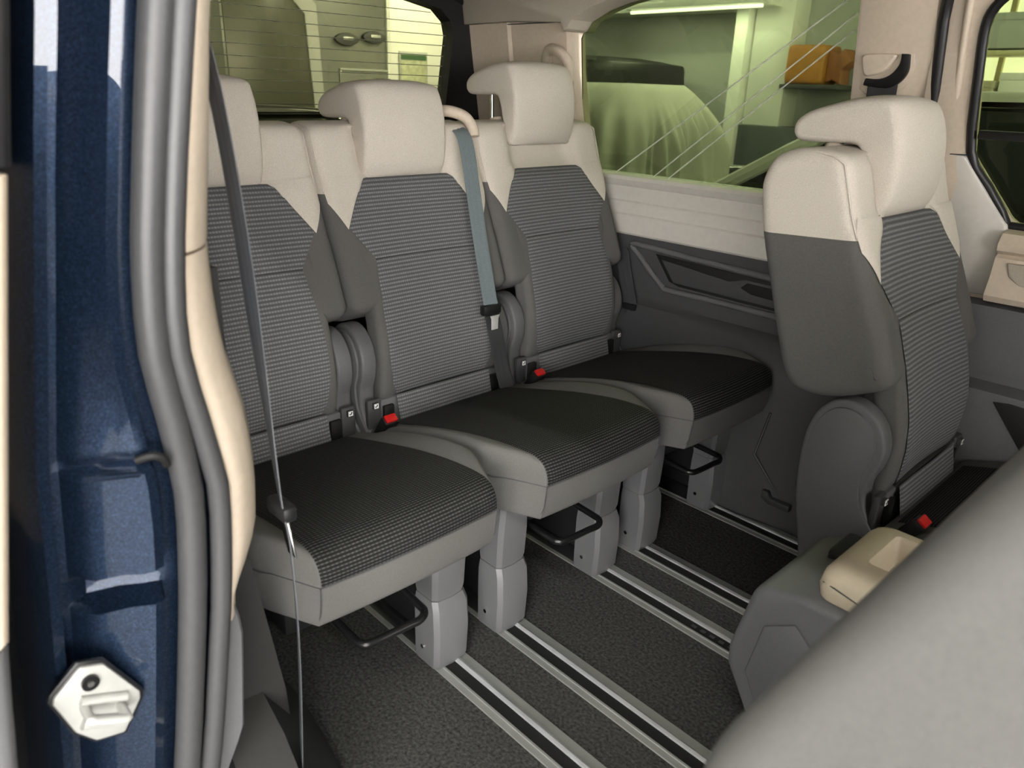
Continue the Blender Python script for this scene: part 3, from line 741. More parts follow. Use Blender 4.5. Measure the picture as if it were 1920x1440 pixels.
    cp = [(0.0, 0.368), (0.012, 0.373), (0.018, 0.40), (0.024, 0.455), (0.023, 0.475), (0.015, 0.496), (-0.002, 0.509), (-0.035, 0.514), (-0.13, 0.506), (-0.25, 0.484), (-0.38, 0.452), (-0.50, 0.420), (-0.560, 0.403), (-0.575, 0.385), (-0.57, 0.35), (-0.50, 0.335), (-0.30, 0.345), (-0.12, 0.36), (-0.03, 0.366)]
    cprof = [(p.x, p.y) for p in cr([(x, z, 0) for x, z in cp], 3, True)]
    def cw(X, y, Z, nx, nz):
        k = (xf(y) - XB) / (0.022 - XB)
        zz = Z
        if nz > 0.2 and abs(y) > 0.19 and X > -0.45: zz += 0.006 * smooth((abs(y) - 0.19) / 0.03)
        return XB + (X - XB) * k, zz
    bm = bmesh.new()
    extrude_profile(bm, cprof, 0.262, 0.020, lambda x, y, z: Vector((x, y, z)), 32, 6, cw, (-0.2, -0.1995, 0.1995, 0.2))
    cu = obj('cushion', bm, 'grey_fabric', s, 50)
    # insert: runs from the front seam over the nose to the back
    top = [p for p in cr([(0.0245, 0.458, 0), (0.0235, 0.475, 0), (0.0155, 0.4965, 0), (-0.0015, 0.5095, 0), (-0.035, 0.5145, 0), (-0.13, 0.5065, 0), (-0.25, 0.4845, 0), (-0.38, 0.4525, 0), (-0.50, 0.4205, 0), (-0.555, 0.4045, 0)], 6)]
    L = [0.0]
    for a, b in zip(top, top[1:]): L.append(L[-1] + (b - a).length)
    def csurf(y, t, off):
        i = 0
        while i < len(L) - 2 and L[i + 1] < t: i += 1
        u = (t - L[i]) / (L[i + 1] - L[i]); p = top[i].lerp(top[i + 1], u)
        d = (top[i + 1] - top[i]).normalized(); nx, nz = d.y, -d.x
        k = (xf(min(abs(y), 0.1999)) - XB) / (0.022 - XB)
        return Vector((XB + (p.x - XB) * k + nx * off, y, p.y + nz * off))
    TL = L[-1]
    ip = [(-0.198, 0.0), (0.198, 0.0), (0.2, 0.10), (0.203, TL * 0.5), (0.205, TL), (-0.205, TL), (-0.203, TL * 0.5), (-0.2, 0.10)]
    patch('cushion_insert', ip, csurf, 'rib_seat', cu, step=0.011, puff=0.003, soft=0.004, base=0.0012)
    tubeo('front_seam', [Vector((xf(y) + 0.0035, y, 0.4565)) for y in [k * 0.02 for k in range(-10, 11)]], 0.0016, 'dark_plastic', cu, 6)
    for sg in (-1, 1):
        tubeo('corner_seam', [Vector((x, sg * 0.2005, z)) for x, z in ((0.006, 0.376), (0.018, 0.40), (0.0225, 0.43), (0.024, 0.457))], 0.0013, 'dark_plastic', cu, 6)
    for sg in (-1, 1):
        pts = [Vector((xf(y) + 0.002, sg * y, 0.4565)) for y in (0.2, 0.21, 0.22, 0.23, 0.24)]
        pts += [Vector((xf(0.25) + 0.003, sg * 0.2545, 0.456)), Vector((-0.115, sg * 0.2622, 0.455)), Vector((-0.30, sg * 0.2622, 0.425)), Vector((-0.50, sg * 0.2622, 0.385))]
        tubeo('side_seam', pts, 0.0014, 'dark_plastic', cu, 6)
    # ---- recliner shields on both sides
    for sg in (-1, 1):
        shp = [(-0.73, 0.20), (-0.735, 0.27), (-0.763, 0.40), (-0.770, 0.50), (-0.766, 0.565), (-0.750, 0.615), (-0.722, 0.648), (-0.685, 0.661), (-0.645, 0.652), (-0.612, 0.620), (-0.596, 0.575), (-0.600, 0.530), (-0.615, 0.49), (-0.612, 0.44), (-0.595, 0.40), (-0.56, 0.36), (-0.52, 0.30), (-0.50, 0.20)]
        pp = [(p.x, p.y) for p in cr([(x, z, 0) for x, z in shp], 3)]
        sh = prismo('side_shield', pp, lambda a, b, h: Vector((a, sg * (0.212 + h), b)), 0.046, 'grey_plastic', s, 0.008, 3, 50)
        cap = [(lerp(-0.688, x, 0.80), lerp(0.555, z, 0.84)) for x, z in pp if z > 0.22]
        prismo('shield_cap', cap, lambda a, b, h: Vector((a, sg * (0.2565 + h), b)), 0.008, 'grey_plastic', sh, 0.002)
    # ---- panel and child-seat anchor covers low on the backrest
    bm = bmesh.new()
    uvp = [(-0.165, 0.0), (0.165, 0.0), (0.165, 0.075), (-0.165, 0.075)]
    patch('lower_back_panel', uvp, lambda a, b, o: Vector((-0.566 - 0.22 * b + o, a, 0.395 + b)), 'rib_back', s, puff=0.003)
    bm.free()
    boxo('lower_back_frame', (-0.64, -0.21, 0.36), (-0.588, 0.21, 0.462), 'grey_plastic', s, 0.006)
    for sg in (-1, 1):
        sl_ = boxo('anchor_slot', (-0.60, sg * 0.190 - 0.016, 0.385), (-0.578, sg * 0.190 + 0.016, 0.445), 'slot_black', s, 0.003)
        boxo('anchor_tag', (-0.586, sg * 0.232 - 0.008, 0.446), (-0.578, sg * 0.232 + 0.008, 0.462), 'dark_plastic', s, 0.001)
        ic = boxo('anchor_symbol', (-0.5782, sg * 0.232 - 0.0065, 0.4475), (-0.5768, sg * 0.232 + 0.0065, 0.4605), 'white_print', sl_, 0.0)
        tubeo('symbol_seat', [(-0.5766, sg * 0.232 + 0.003, 0.4585), (-0.5766, sg * 0.232 + 0.0005, 0.4525), (-0.5766, sg * 0.232 - 0.0045, 0.4525)], 0.0014, 'black_plastic', sl_, 5)
        boxo('anchor_bracket', (-0.60, sg * 0.232 - 0.022, 0.30), (-0.585, sg * 0.232 + 0.018, 0.470), 'dark_plastic', s, 0.004)
    # ---- buckle on the right flank
    bk = empty('buckle', (-0.515, -0.243, 0.425), parent=s)
    def tilt(lo, hi, m, par, bev, nm):
        b2 = bmesh.new(); vs = box(b2, lo, hi, bev, 2)
        Rm = Matrix.Rotation(math.radians(35), 3, 'Y')
        for v in b2.verts: v.co = Rm @ v.co
        return obj(nm, b2, m, par)
    tilt((-0.013, -0.022, -0.085), (0.016, 0.022, 0.030), 'black_plastic', bk, 0.006, 'buckle_body')
    tilt((-0.010, -0.017, 0.026), (0.012, 0.017, 0.036), 'red_button', bk, 0.003, 'release_button')
    # ---- pedestal legs, runners, pull bar, frame
    for sg in (-1, 1):
        y0 = sg * 0.176
        lg = empty('leg', (0, y0, 0), parent=s)
        def leg_block(nm, z0, z1, zz):
            b2 = bmesh.new(); R = []
            for z, wy, xf_, xb_ in zz:
                c = 0.010
                q = [(xf_ - c, -wy), (xf_, -wy + c), (xf_ + 0.004, 0.0), (xf_, wy - c), (xf_ - c, wy), (xb_, wy), (xb_, -wy)]
                R.append([b2.verts.new((x, y, z)) for x, y in q])
            for u, v in zip(R, R[1:]):
                for k in range(7): b2.faces.new((u[k], u[(k + 1) % 7], v[(k + 1) % 7], v[k]))
            b2.faces.new(R[0]); b2.faces.new(R[-1][::-1])
            return obj(nm, b2, 'leg_plastic', lg, 24)
        lo_ = leg_block('lower_cover', 0, 0, [(0.006, 0.046, -0.094, -0.165), (0.02, 0.049, -0.088, -0.165), (0.10, 0.050, -0.084, -0.165), (0.165, 0.049, -0.088, -0.165), (0.188, 0.045, -0.098, -0.165)])
        leg_block('upper_cover', 0, 0, [(0.188, 0.043, -0.100, -0.165), (0.205, 0.046, -0.096, -0.165), (0.28, 0.047, -0.092, -0.165), (0.36, 0.042, -0.090, -0.165)])
        tubeo('bolt', [(-0.135, -0.046, 0.055), (-0.135, -0.0535, 0.055)], 0.0055, 'chrome', lo_, 8)
        boxo('runner', (-0.62, y0 - 0.030, 0.004), (-0.16, y0 + 0.030, 0.05), 'black_metal', s, 0.004)
        boxo('side_frame', (-0.60, y0 - 0.020, 0.045), (-0.16, y0 + 0.020, 0.34), 'black_plastic', s, 0.006)
    tubeo('pull_bar', cr([(-0.20, -0.10, 0.262), (-0.06, -0.10, 0.252), (-0.030, -0.095, 0.250), (-0.020, -0.075, 0.250), (-0.016, 0.0, 0.250), (-0.014, 0.030, 0.250), (-0.028, 0.052, 0.251), (-0.06, 0.056, 0.253), (-0.20, 0.056, 0.262)], 5), 0.0085, 'black_metal', s, 12)
    boxo('underframe', (-0.55, -0.20, 0.255), (-0.13, 0.20, 0.350), 'black_plastic', s, 0.01)
    tubeo('cross_tube', [(-0.30, -0.10, 0.24), (-0.30, 0.15, 0.24)], 0.012, 'black_metal', s)
    return s

GROUP = 'seats in the rear row'
seat1 = make_seat(); seat1.location = (-1.0, 0.705, 0)
def part(root, nm): return next(c for c in root.children if c.name.split('.')[0] == nm)
def place(x, y, label, lift=0.0, tiltdeg=0.0, group=None):
    c = copy_tree(seat1); c.location = (x, y, 0)
    tag(c, label, 'seat', group)
    b, h = part(c, 'backrest'), part(c, 'headrest')
    if lift: h.location = (HX - 0.28 * lift, 0, HZ + 0.96 * lift)
    if tiltdeg:
        b.rotation_euler = (0, math.radians(tiltdeg), 0); h.rotation_euler = (0, math.radians(tiltdeg), 0)
    return c
tag(seat1, 'rear row seat beside the beige door pillar, half hidden by its hanging belt', 'seat', GROUP)
seat2 = place(-1.0, 1.2475, 'middle rear row seat with a grey belt and buckle tongue across its backrest', group=GROUP)
seat3 = place(-1.0, 1.790, 'rear row seat next to the side window with a raised headrest', lift=0.070, group=GROUP)
seat4 = place(0.11, 1.790, 'single seat in front of the rear row beside the far sliding door')
seat5 = place(0.500, 0.640, 'near seat with its backrest tipped forward beside the console', tiltdeg=44.0)
for c in seat5.children:   # its legs stay on their own rails
    if c.name.split('.')[0] in ('leg', 'runner', 'side_frame'): c.location.y += 0.065
    if c.name.split('.')[0] in ('backrest', 'headrest'): c.location.x += 0.022; c.location.z += 0.050

# the pillar-side seat stands on its inner leg; the outer foot is hidden in the side trim
for c in list(seat1.children):
    if c.name.split('.')[0] in ('runner', 'side_frame') and c.bound_box[0][1] < 0: bpy.data.objects.remove(c); continue
    if c.name.split('.')[0] == 'leg' and c.location.y < 0:
        for g_ in list(c.children):
            for h_ in list(g_.children): bpy.data.objects.remove(h_)
            bpy.data.objects.remove(g_)
        bpy.data.objects.remove(c)
# unseen front seats, added to block light coming from ahead
place(1.44, 0.705, 'unseen front seat added to block light, ahead of the tipped seat', group=None)
place(1.44, 1.790, 'unseen front seat added to block light, on the steering side of the cab')

# shoulder belt of the middle seat, with its guide
Xs, Ys = 1.0, -1.2475
def rel(p): return Vector((p[0] + Xs, p[1] + Ys, p[2]))
bm = bmesh.new()
bp = cr([(-1.800, 1.458, 1.140), (-1.755, 1.453, 1.122), (-1.722, 1.446, 1.07), (-1.688, 1.436, 0.98), (-1.630, 1.416, 0.845), (-1.578, 1.404, 0.71), (-1.562, 1.402, 0.668)], 5)
ribbon(bm, [rel(p) for p in bp], (0.08, 1, 0.10), 0.048, 0.002)
bs = obj('belt_webbing', bm, 'webbing_blue', seat2); tag(bs, 'grey-blue belt webbing')
bm = bmesh.new()
bp = cr([(-1.572, 1.412, 0.645), (-1.562, 1.428, 0.56), (-1.552, 1.442, 0.47), (-1.53, 1.452, 0.40)], 5)
ribbon(bm, [rel(p) for p in bp], (0.10, 1, 0.1), 0.05, 0.002)
obj('lap_webbing', bm, 'webbing', seat2)
lt = boxo('latch_slider', (rel((-1.578, 0, 0)).x, rel((0, 1.370, 0)).y, 0.640), (rel((-1.554, 0, 0)).x, rel((0, 1.438, 0)).y, 0.672), 'black_plastic', seat2, 0.008)
to = prismo('latch_tongue', [(-0.018, 0.642), (-0.013, 0.632), (-0.012, 0.600), (0.012, 0.600), (0.013, 0.632), (0.018, 0.642)], lambda a, b, h: Vector((rel((-1.550, 0, 0)).x + h, rel((0, 1.405, 0)).y + a, b)), 0.003, 'tongue_steel', seat2, 0.001)
prismo('tongue_hole', [(-0.006, 0.607), (-0.006, 0.624), (0.006, 0.624), (0.006, 0.607)], lambda a, b, h: Vector((rel((-1.552, 0, 0)).x + h - 0.0005, rel((0, 1.405, 0)).y + a, b)), 0.0045, 'slot_black', to, 0.0)
gu = tubeo('belt_guide', [rel(p) for p in cr([(-1.87, 1.405, 1.150), (-1.835, 1.412, 1.178), (-1.80, 1.440, 1.182), (-1.775, 1.475, 1.168), (-1.760, 1.492, 1.140), (-1.752, 1.492, 1.115)], 5)], 0.016, 'beige_plastic', seat2)
tag(gu, 'beige belt guide on the backrest shoulder')

# hanging belts
b1 = empty('seat_belt', (-0.95, 0.42, 0.2)); tag(b1, 'black seat belt hanging past the beige pillar trim, with a metal tongue', 'seat belt')
bm = bmesh.new()
pth = cr([(-1.030, 0.408, 1.36), (-0.995, 0.418, 1.26), (-0.968, 0.423, 1.09), (-0.945, 0.424, 0.88), (-0.915, 0.420, 0.70), (-0.895, 0.420, 0.62), (-0.885, 0.415, 0.45), (-0.893, 0.405, 0.20), (-0.90, 0.40, 0.06)], 6)
n = len(pth)
wd = []
for i in range(n):
    z = pth[i].z
    k = smooth((z - 0.55) / 0.5)
    wd.append(Vector((lerp(0.92, 0.985, k), lerp(-0.42, -0.02, k), 0.0)))
ribbon(bm, [p - Vector((-0.95, 0.42, 0.2)) for p in pth], wd, 0.045, 0.002)
obj('webbing', bm, 'webbing_dark', b1)
boxo('latch_slider', (0.010, -0.012, 0.462), (0.068, 0.012, 0.488), 'black_plastic', b1, 0.008)
bm = bmesh.new(); prism(bm, [(-0.014, 0.0), (-0.012, -0.055), (0.012, -0.055), (0.014, 0.0)], lambda a, b, h: Vector((0.045 + a - 0.35 * b, -0.003 + h, 0.464 + b)), 0.003, 0.001)
obj('latch_tongue', bm, 'chrome', b1)
b3 = empty('seat_belt', (-1.58, 2.080, 0.42)); tag(b3, 'folded dark seat belt strap between the rear seat and the side panel', 'seat belt')
for dx, w_ in ((0.0, 0.046), (0.02, 0.03)):
    bm = bmesh.new()
    ribbon(bm, [Vector(p) - Vector((-1.58, 2.080, 0.42)) + Vector((dx, 0.0, 0)) for p in cr([(-1.665, 2.098, 0.735), (-1.64, 2.092, 0.66), (-1.595, 2.082, 0.55), (-1.545, 2.074, 0.42)], 5)], (1, 0.15, 0.3), w_, 0.0025)
    obj('webbing', bm, 'webbing', b3)
bm = bmesh.new(); box(bm, (-0.035, -0.012, 0.115), (0.02, 0.012, 0.137), 0.005); obj('strap_keeper', bm, 'black_plastic', b3)

# ------------------------------------------------------------------ centre console
co = empty('centre_console', (-0.30, 1.25, 0)); tag(co, 'dark grey centre console with a beige tray top', 'console')
cpr = [(-0.455, 0.006), (-0.470, 0.10), (-0.548, 0.235), (-0.550, 0.275), (-0.520, 0.415), (-0.505, 0.432), (-0.425, 0.450), (-0.10, 0.450), (-0.10, 0.006)]
def cs(a, b, h): return Vector((a + 0.30, -0.135 + h, b))
bm = bmesh.new(); prism(bm, cpr, cs, 0.27, 0.014, 3); obj('body', bm, 'grey_plastic', co, 50)
bm = bmesh.new(); prism(bm, [(-0.40, 0.05), (-0.505, 0.245), (-0.485, 0.36), (-0.43, 0.395), (-0.36, 0.33), (-0.15, 0.33), (-0.15, 0.05)], lambda a, b, h: cs(a, b, -h), 0.006, 0.004); obj('side_facet', bm, 'grey_plastic', co)
bm = bmesh.new()
def rrect(x0, x1, y0, y1, r, z, n=5):
    out = []
    for cx, cy, a0 in ((x1 - r, y1 - r, 0), (x0 + r, y1 - r, 90), (x0 + r, y0 + r, 180), (x1 - r, y0 + r, 270)):
        for k in range(n + 1):
            t = math.radians(a0 + 90 * k / n); out.append((cx + r * math.cos(t), cy + r * math.sin(t), z))
    return out
TR = [rrect(-0.120, 0.24, -0.112, 0.130, 0.030, 0.452), rrect(-0.124, 0.24, -0.116, 0.134, 0.034, 0.470), rrect(-0.120, 0.24, -0.112, 0.130, 0.034, 0.494), rrect(-0.110, 0.23, -0.100, 0.118, 0.030, 0.506), rrect(-0.100, 0.22, -0.086, 0.110, 0.026, 0.509),
      rrect(-0.072, 0.20, -0.036, 0.094, 0.010, 0.509), rrect(-0.069, 0.196, -0.033, 0.091, 0.009, 0.505), rrect(-0.060, 0.185, -0.028, 0.084, 0.008, 0.440)]
RR = [[bm.verts.new((x, y, z - 0.10 * max(0.0, -x - 0.03) * 0)) for x, y, z in ring] for ring in TR]
for u, v in zip(RR, RR[1:]):
    for k in range(len(u)): bm.faces.new((u[k], u[(k + 1) % len(u)], v[(k + 1) % len(u)], v[k]))
bm.faces.new(RR[-1]); bm.faces.new(RR[0][::-1])
obj('tray', bm, 'console_beige', co, 40)
tubeo('tray_seam', [(-0.112, -0.105, 0.480), (-0.088, -0.1155, 0.484), (-0.02, -0.1160, 0.470), (0.18, -0.1160, 0.464)], 0.0012, 'dark_plastic', co, 5)
boxo('rear_hatch', (-0.165, 0.03, 0.40), (-0.10, 0.125, 0.462), 'black_plastic', co, 0.008)
boxo('foot', (-0.02, -0.05, 0.0), (0.2, 0.05, 0.02), 'black_plastic', co, 0.004)

# ------------------------------------------------------------------ the garage around the van
GZ = -0.5
gr = boxo('floor', (-9, -9, GZ - 0.1), (12, 9.0, GZ), 'concrete', None, 0.0); struct(gr, 'grey concrete garage floor outside the van')
wf = boxo('wall_far', (-9, 7.6, GZ), (8, 7.8, 3.4), 'wall_grey', None, 0.0); struct(wf, 'grey garage wall beyond the parked cars')
wb = boxo('wall_back', (-8.4, -6, GZ), (-8.2, 7.6, 3.4), 'wall_white', None, 0.0); struct(wb, 'white garage wall behind the van')
wn = boxo('wall_near_blocker', (-9, -4.4, GZ), (1.4, -4.2, 3.4), 'wall_white', None, 0.0); struct(wn, 'unseen white wall added on the near side to steer the outside light')  # out of view, added so daylight enters from the front right
gc = boxo('ceiling', (-9, -4.4, 3.3), (8, 8.0, 3.5), 'wall_white', None, 0.0); struct(gc, 'white garage ceiling')
# column and beam by the far wall
c1 = boxo('trim_9', (-4.36, 7.3, 0.97), (-3.96, 7.6, 3.3), 'wall_white', None, 0.01); struct(c1, 'white column on the far garage wall')
c2 = boxo('trim_10', (-4.38, 7.26, GZ), (-2.4, 7.6, 0.97), 'wainscot', None, 0.01); struct(c2, 'dark painted base along the garage column')
c3 = boxo('trim_11', (-7.6, 7.12, 2.04), (-4.10, 7.58, 2.45), 'wall_white', None, 0.01); struct(c3, 'white beam along the far garage wall')
c4 = boxo('trim_12', (-4.52, 7.2, GZ), (-4.38, 7.6, 2.1), 'wall_white', None, 0.01); struct(c4, 'pale edge strip beside the garage column')

def tube_lamp(x0, x1, y, z, label, power):
    L = empty('ceiling_lamp', ((x0 + x1) / 2, y, z)); tag(L, label, 'lamp')
    h = (x1 - x0) / 2
    boxo('housing', (-h, -0.06, 0.0), (h, 0.06, 0.06), 'white_paint', L, 0.006)
    tubeo('fluorescent_tube', [(-h + 0.03, 0, -0.022), (h - 0.03, 0, -0.022)], 0.016, 'lamp_glow', L)
    ld = bpy.data.lights.new('tube_light', 'AREA'); ld.shape = 'RECTANGLE'; ld.size = 2 * h; ld.size_y = 0.08; ld.energy = power; ld.color = (1.0, 1.0, 0.93)
    lo = bpy.data.objects.new('tube_light', ld); lo.location = (0, 0, -0.045); link(lo, L)
    return L
tube_lamp(-5.7, -4.1, 7.0, 2.05, 'long fluorescent lamp under the far garage beam', 16)
for x, y, pw_, lab in [(-7.4, 5.9, 85, 'unseen ceiling lamp added to brighten the white back wall and its framed notice'), (-4.6, 0.6, 30, 'unseen ceiling lamp added above the dark car behind the van'),
                       (-3.7, 5.0, 110, 'unseen ceiling lamp added above the cloth covered car'), (-0.8, 4.8, 40, 'unseen ceiling lamp added above the white car'), (2.0, 4.8, 30, 'unseen ceiling lamp added past the tail of the white car')]:
    tube_lamp(x - 0.75, x + 0.75, y, 3.22, lab, pw_)['group'] = 'added garage ceiling lamps'  # unseen fixtures, added to brighten the garage and its back wall
for x, y, lab in [(0.6, -1.1, 'unseen ceiling lamp added outside the open sliding door'), (2.6, -0.9, 'unseen ceiling lamp added ahead of the van on its door side'), (2.2, 1.2, 'unseen ceiling lamp added straight ahead of the van')]:
    tube_lamp(x - 0.75, x + 0.75, y, 3.22, lab, 60)['group'] = 'added garage ceiling lamps'  # unseen fixtures, added as extra light outside the door and ahead

# generic parked car, nose towards -x, built around its own base point
def make_car(name, label, loc, rz, paintm, Lc=4.4, Wc=0.88, H=1.45, hood=0.95, hl=1.05):
    c = empty(name, loc, rz); tag(c, label, 'car')
    h2 = Lc / 2
    prof = [(-h2, 0.35), (-h2 + 0.02, 0.62), (-h2 + 0.10, 0.72), (-h2 + 0.5, hood - 0.12), (-h2 + 1.15, hood), (h2 - 0.25, hood + 0.04), (h2 - 0.02, hood - 0.1), (h2, 0.55), (h2 - 0.05, 0.30), (-h2 + 0.1, 0.25)]
    P = [(p.x, p.y) for p in cr([(x, z, 0) for x, z in prof], 3, True)]
    bm = bmesh.new(); extrude_profile(bm, P, Wc, 0.13, lambda x, y, z: Vector((x, y, z)), 8, 5)
    obj('body', bm, paintm, c, 50)
    g0 = [(-h2 + hl, hood - 0.05), (-h2 + hl + 0.80, H - 0.05), (h2 - 1.1, H - 0.04), (h2 - 0.30, hood - 0.02)]
    bm = bmesh.new(); R = []
    for k, (w_, t) in enumerate(((Wc - 0.06, 0.0), (Wc - 0.22, 1.0))):
        R.append([bm.verts.new((lerp(g0[0][0], g0[1][0], t), sgn * w_, lerp(g0[0][1], g0[1][1], t))) for sgn in (-1, 1)] + [bm.verts.new((lerp(g0[3][0], g0[2][0], t), sgn * w_, lerp(g0[3][1], g0[2][1], t))) for sgn in (1, -1)])
    for k in range(4): bm.faces.new((R[0][k], R[0][(k + 1) % 4], R[1][(k + 1) % 4], R[1][k]))
    bm.faces.new(R[1]); bm.faces.new(R[0][::-1])
    obj('glasshouse', bm, 'car_glass', c, 30)
    rf = [(g0[1][0] - 0.05, H - 0.07), (g0[1][0] + 0.1, H - 0.02), ((g0[1][0] + g0[2][0]) / 2, H), (g0[2][0] - 0.1, H - 0.015), (g0[2][0] + 0.06, H - 0.06), ((g0[1][0] + g0[2][0]) / 2, H - 0.06)]
    bm = bmesh.new(); extrude_profile(bm, [(p.x, p.y) for p in cr([(x, z, 0) for x, z in rf], 3, True)], Wc - 0.19, 0.02, lambda x, y, z: Vector((x, y, z)), 6, 3)
    obj('roof', bm, paintm, c, 50)
    for sgn in (-1, 1):
        for (a, b) in ((g0[0], g0[1]), (g0[3], g0[2])):
            tubeo('roof_pillar', [(a[0], sgn * (Wc - 0.06), a[1]), (lerp(a[0], b[0], 0.5), sgn * (Wc - 0.13), lerp(a[1], b[1], 0.52)), (b[0], sgn * (Wc - 0.21), b[1])], 0.035, paintm, c, 8)
        tubeo('mid_pillar', [(0.05, sgn * (Wc - 0.07), hood), (0.0, sgn * (Wc - 0.205), H - 0.05)], 0.028, 'black_plastic', c, 6)
        bm = bmesh.new(); bmesh.ops.create_uvsphere(bm, u_segments=12, v_segments=8, radius=1.0)
        for v in bm.verts: v.co = Vector((-h2 + 1.35 + v.co.x * 0.07, sgn * (Wc + 0.10) + v.co.y * 0.11, hood + 0.07 + v.co.z * 0.075))
        obj('mirror', bm, paintm, c)
        for wx in (-h2 + 0.85, h2 - 0.85):
            bm = bmesh.new(); tube(bm, [(wx, sgn * (Wc - 0.20), 0.33), (wx, sgn * (Wc + 0.01), 0.33)], 0.33, 20)
            w_ = obj('wheel', bm, 'tyre', c); 
            tubeo('rim', [(wx, sgn * (Wc - 0.02), 0.33), (wx, sgn * (Wc + 0.018), 0.33)], 0.21, 'alu_bright', w_, 14)
    return c
make_car('white_car', 'white car parked alongside the van beyond the far windows', (-0.64, 4.05, GZ), 0.0, 'white_paint', 4.2, 0.84, 1.80, 1.32, 0.60)
make_car('black_car', 'glossy black car parked by the garage column', (-2.05, 6.26, GZ), 0.0, 'black_paint', 4.3, 0.69, 1.82, 1.24)
make_car('dark_car', 'dark car whose roof shows behind the rear headrests', (-4.95, 1.5, GZ), math.radians(90), 'black_paint', 4.2, 0.86, 1.62, 1.12)
# tall dark van body behind the covered car
bv = empty('black_van', (-6.06, 6.62, GZ)); tag(bv, 'tall black van standing behind the covered car', 'van')
vp = [(-0.95, 0.3), (-1.0, 1.2), (-0.98, 1.85), (-0.85, 2.08), (0.0, 2.11), (0.75, 2.03), (0.86, 1.93), (0.95, 1.2), (0.95, 0.3)]
bm = bmesh.new(); extrude_profile(bm, [(p.x, p.y) for p in cr([(x, z, 0) for x, z in vp], 3, True)], 0.85, 0.1, lambda x, y, z: Vector((x, y, z)), 6, 4)
obj('body', bm, 'black_plastic', bv, 50)
prismo('rear_window', [(-0.8, 1.25), (-0.8, 1.78), (0.7, 1.74), (0.75, 1.25)], lambda a, b, h: Vector((a, -0.855 + 0.01 - h, b)), 0.012, 'car_glass', bv, 0.004)
for sgn in (-1, 1):
    tubeo('wheel', [(sgn * 0.82, -0.6, 0.33), (sgn * 0.96, -0.6, 0.33)], 0.33, 'tyre', bv, 18)
    boxo('tail_lamp', (sgn * 0.86 - 0.06, -0.87, 0.9), (sgn * 0.86 + 0.06, -0.84, 1.2), 'orange_dark', bv, 0.01)

# car under a cloth cover
cc = empty('covered_car', (-3.66, 4.50, GZ)); tag(cc, 'car hidden under a pale cloth cover with hanging folds', 'covered car')
bm = bmesh.new(); NZ = 36; R = []
def cover_outline(n=260, hx=0.56, hy=0.64, r=0.26):
    per = [(hx - r, -hy), (hx, -hy + r), (hx, hy - r), (hx - r, hy), (-hx + r, hy), (-hx, hy - r), (-hx, -hy + r), (-hx + r, -hy)]
    pts = []
    def seg(a, b, k): pts.extend([(lerp(a[0], b[0], t / k), lerp(a[1], b[1], t / k)) for t in range(k)])
    def arcq(cx, cy, a0, k): pts.extend([(cx + r * math.cos(math.radians(a0 + 90 * t / k)), cy + r * math.sin(math.radians(a0 + 90 * t / k))) for t in range(k)])
    ka, ks, kl = 22, int(n * 0.18), int(n * 0.24)
    arcq(hx - r, -hy + r, -90, ka); seg(per[1], per[2], kl); arcq(hx - r, hy - r, 0, ka); seg(per[3], per[4], ks)
    arcq(-hx + r, hy - r, 90, ka); seg(per[5], per[6], kl); arcq(-hx + r, -hy + r, 180, ka); seg(per[7], per[0], ks)
    return pts
OUT = cover_outline(); NA = len(OUT)
for j in range(NZ + 1):
    t = j / NZ
    z = lerp(0.12, 1.80, t)
    shrink = 1.0 if t < 0.72 else 1.0 - 0.42 * ((t - 0.72) / 0.28) ** 2.4
    fold = 1 - smooth((t - 0.74) / 0.20)
    ring = []
    for i, (px_, py_) in enumerate(OUT):
        a = 2 * PI * i / NA
        w_ = fold * (0.045 * math.sin(a * 17 + 2 * math.sin(a * 4)) + 0.028 * math.sin(a * 41 + t * 5) + 0.03 * math.sin(a * 7 - t * 7))
        l = math.hypot(px_, py_)
        k = shrink + w_ / l
        # the bonnet end of the car under the cloth is lower than its cabin
        low = 0.20 * smooth((-px_ - 0.05) / 0.45) * smooth((t - 0.45) / 0.4)
        ring.append(bm.verts.new((px_ * k, py_ * k, z - low * 0.8 + (0.05 * math.sin(a * 5) if t < 0.1 else 0))))
    R.append(ring)
for a, b in zip(R, R[1:]):
    for k in range(NA): bm.faces.new((a[k], a[(k + 1) % NA], b[(k + 1) % NA], b[k]))
bm.faces.new(R[-1][::-1])
cv = obj('cloth_cover', bm, 'cover_cloth', cc, 60)
for sx_ in (-0.38, 0.38):
    for sy_ in (-0.32, 0.32):
        tubeo('wheel', [(sx_ - 0.1, sy_, 0.3), (sx_ + 0.1, sy_, 0.3)], 0.3, 'tyre', cc, 16)

# orange machine on a wall bracket
og = empty('orange_machine', (-3.66, 7.33, 1.36)); tag(og, 'small orange machine on a bracket high on the far wall', 'machine')
boxo('housing', (-0.24, -0.18, 0.0), (0.13, 0.18, 0.34), 'orange_box', og, 0.04, 3)
prismo('motor_head', [(0.13, 0.02), (0.13, 0.30), (0.22, 0.26), (0.27, 0.31), (0.36, 0.20), (0.27, 0.13), (0.28, 0.0), (0.2, 0.04)], lambda a, b, h: Vector((a, -0.1 + h, b)), 0.2, 'orange_dark', og, 0.015)
boxo('bracket', (-0.26, -0.2, -0.04), (0.30, 0.25, 0.0), 'dark_plastic', og, 0.005)

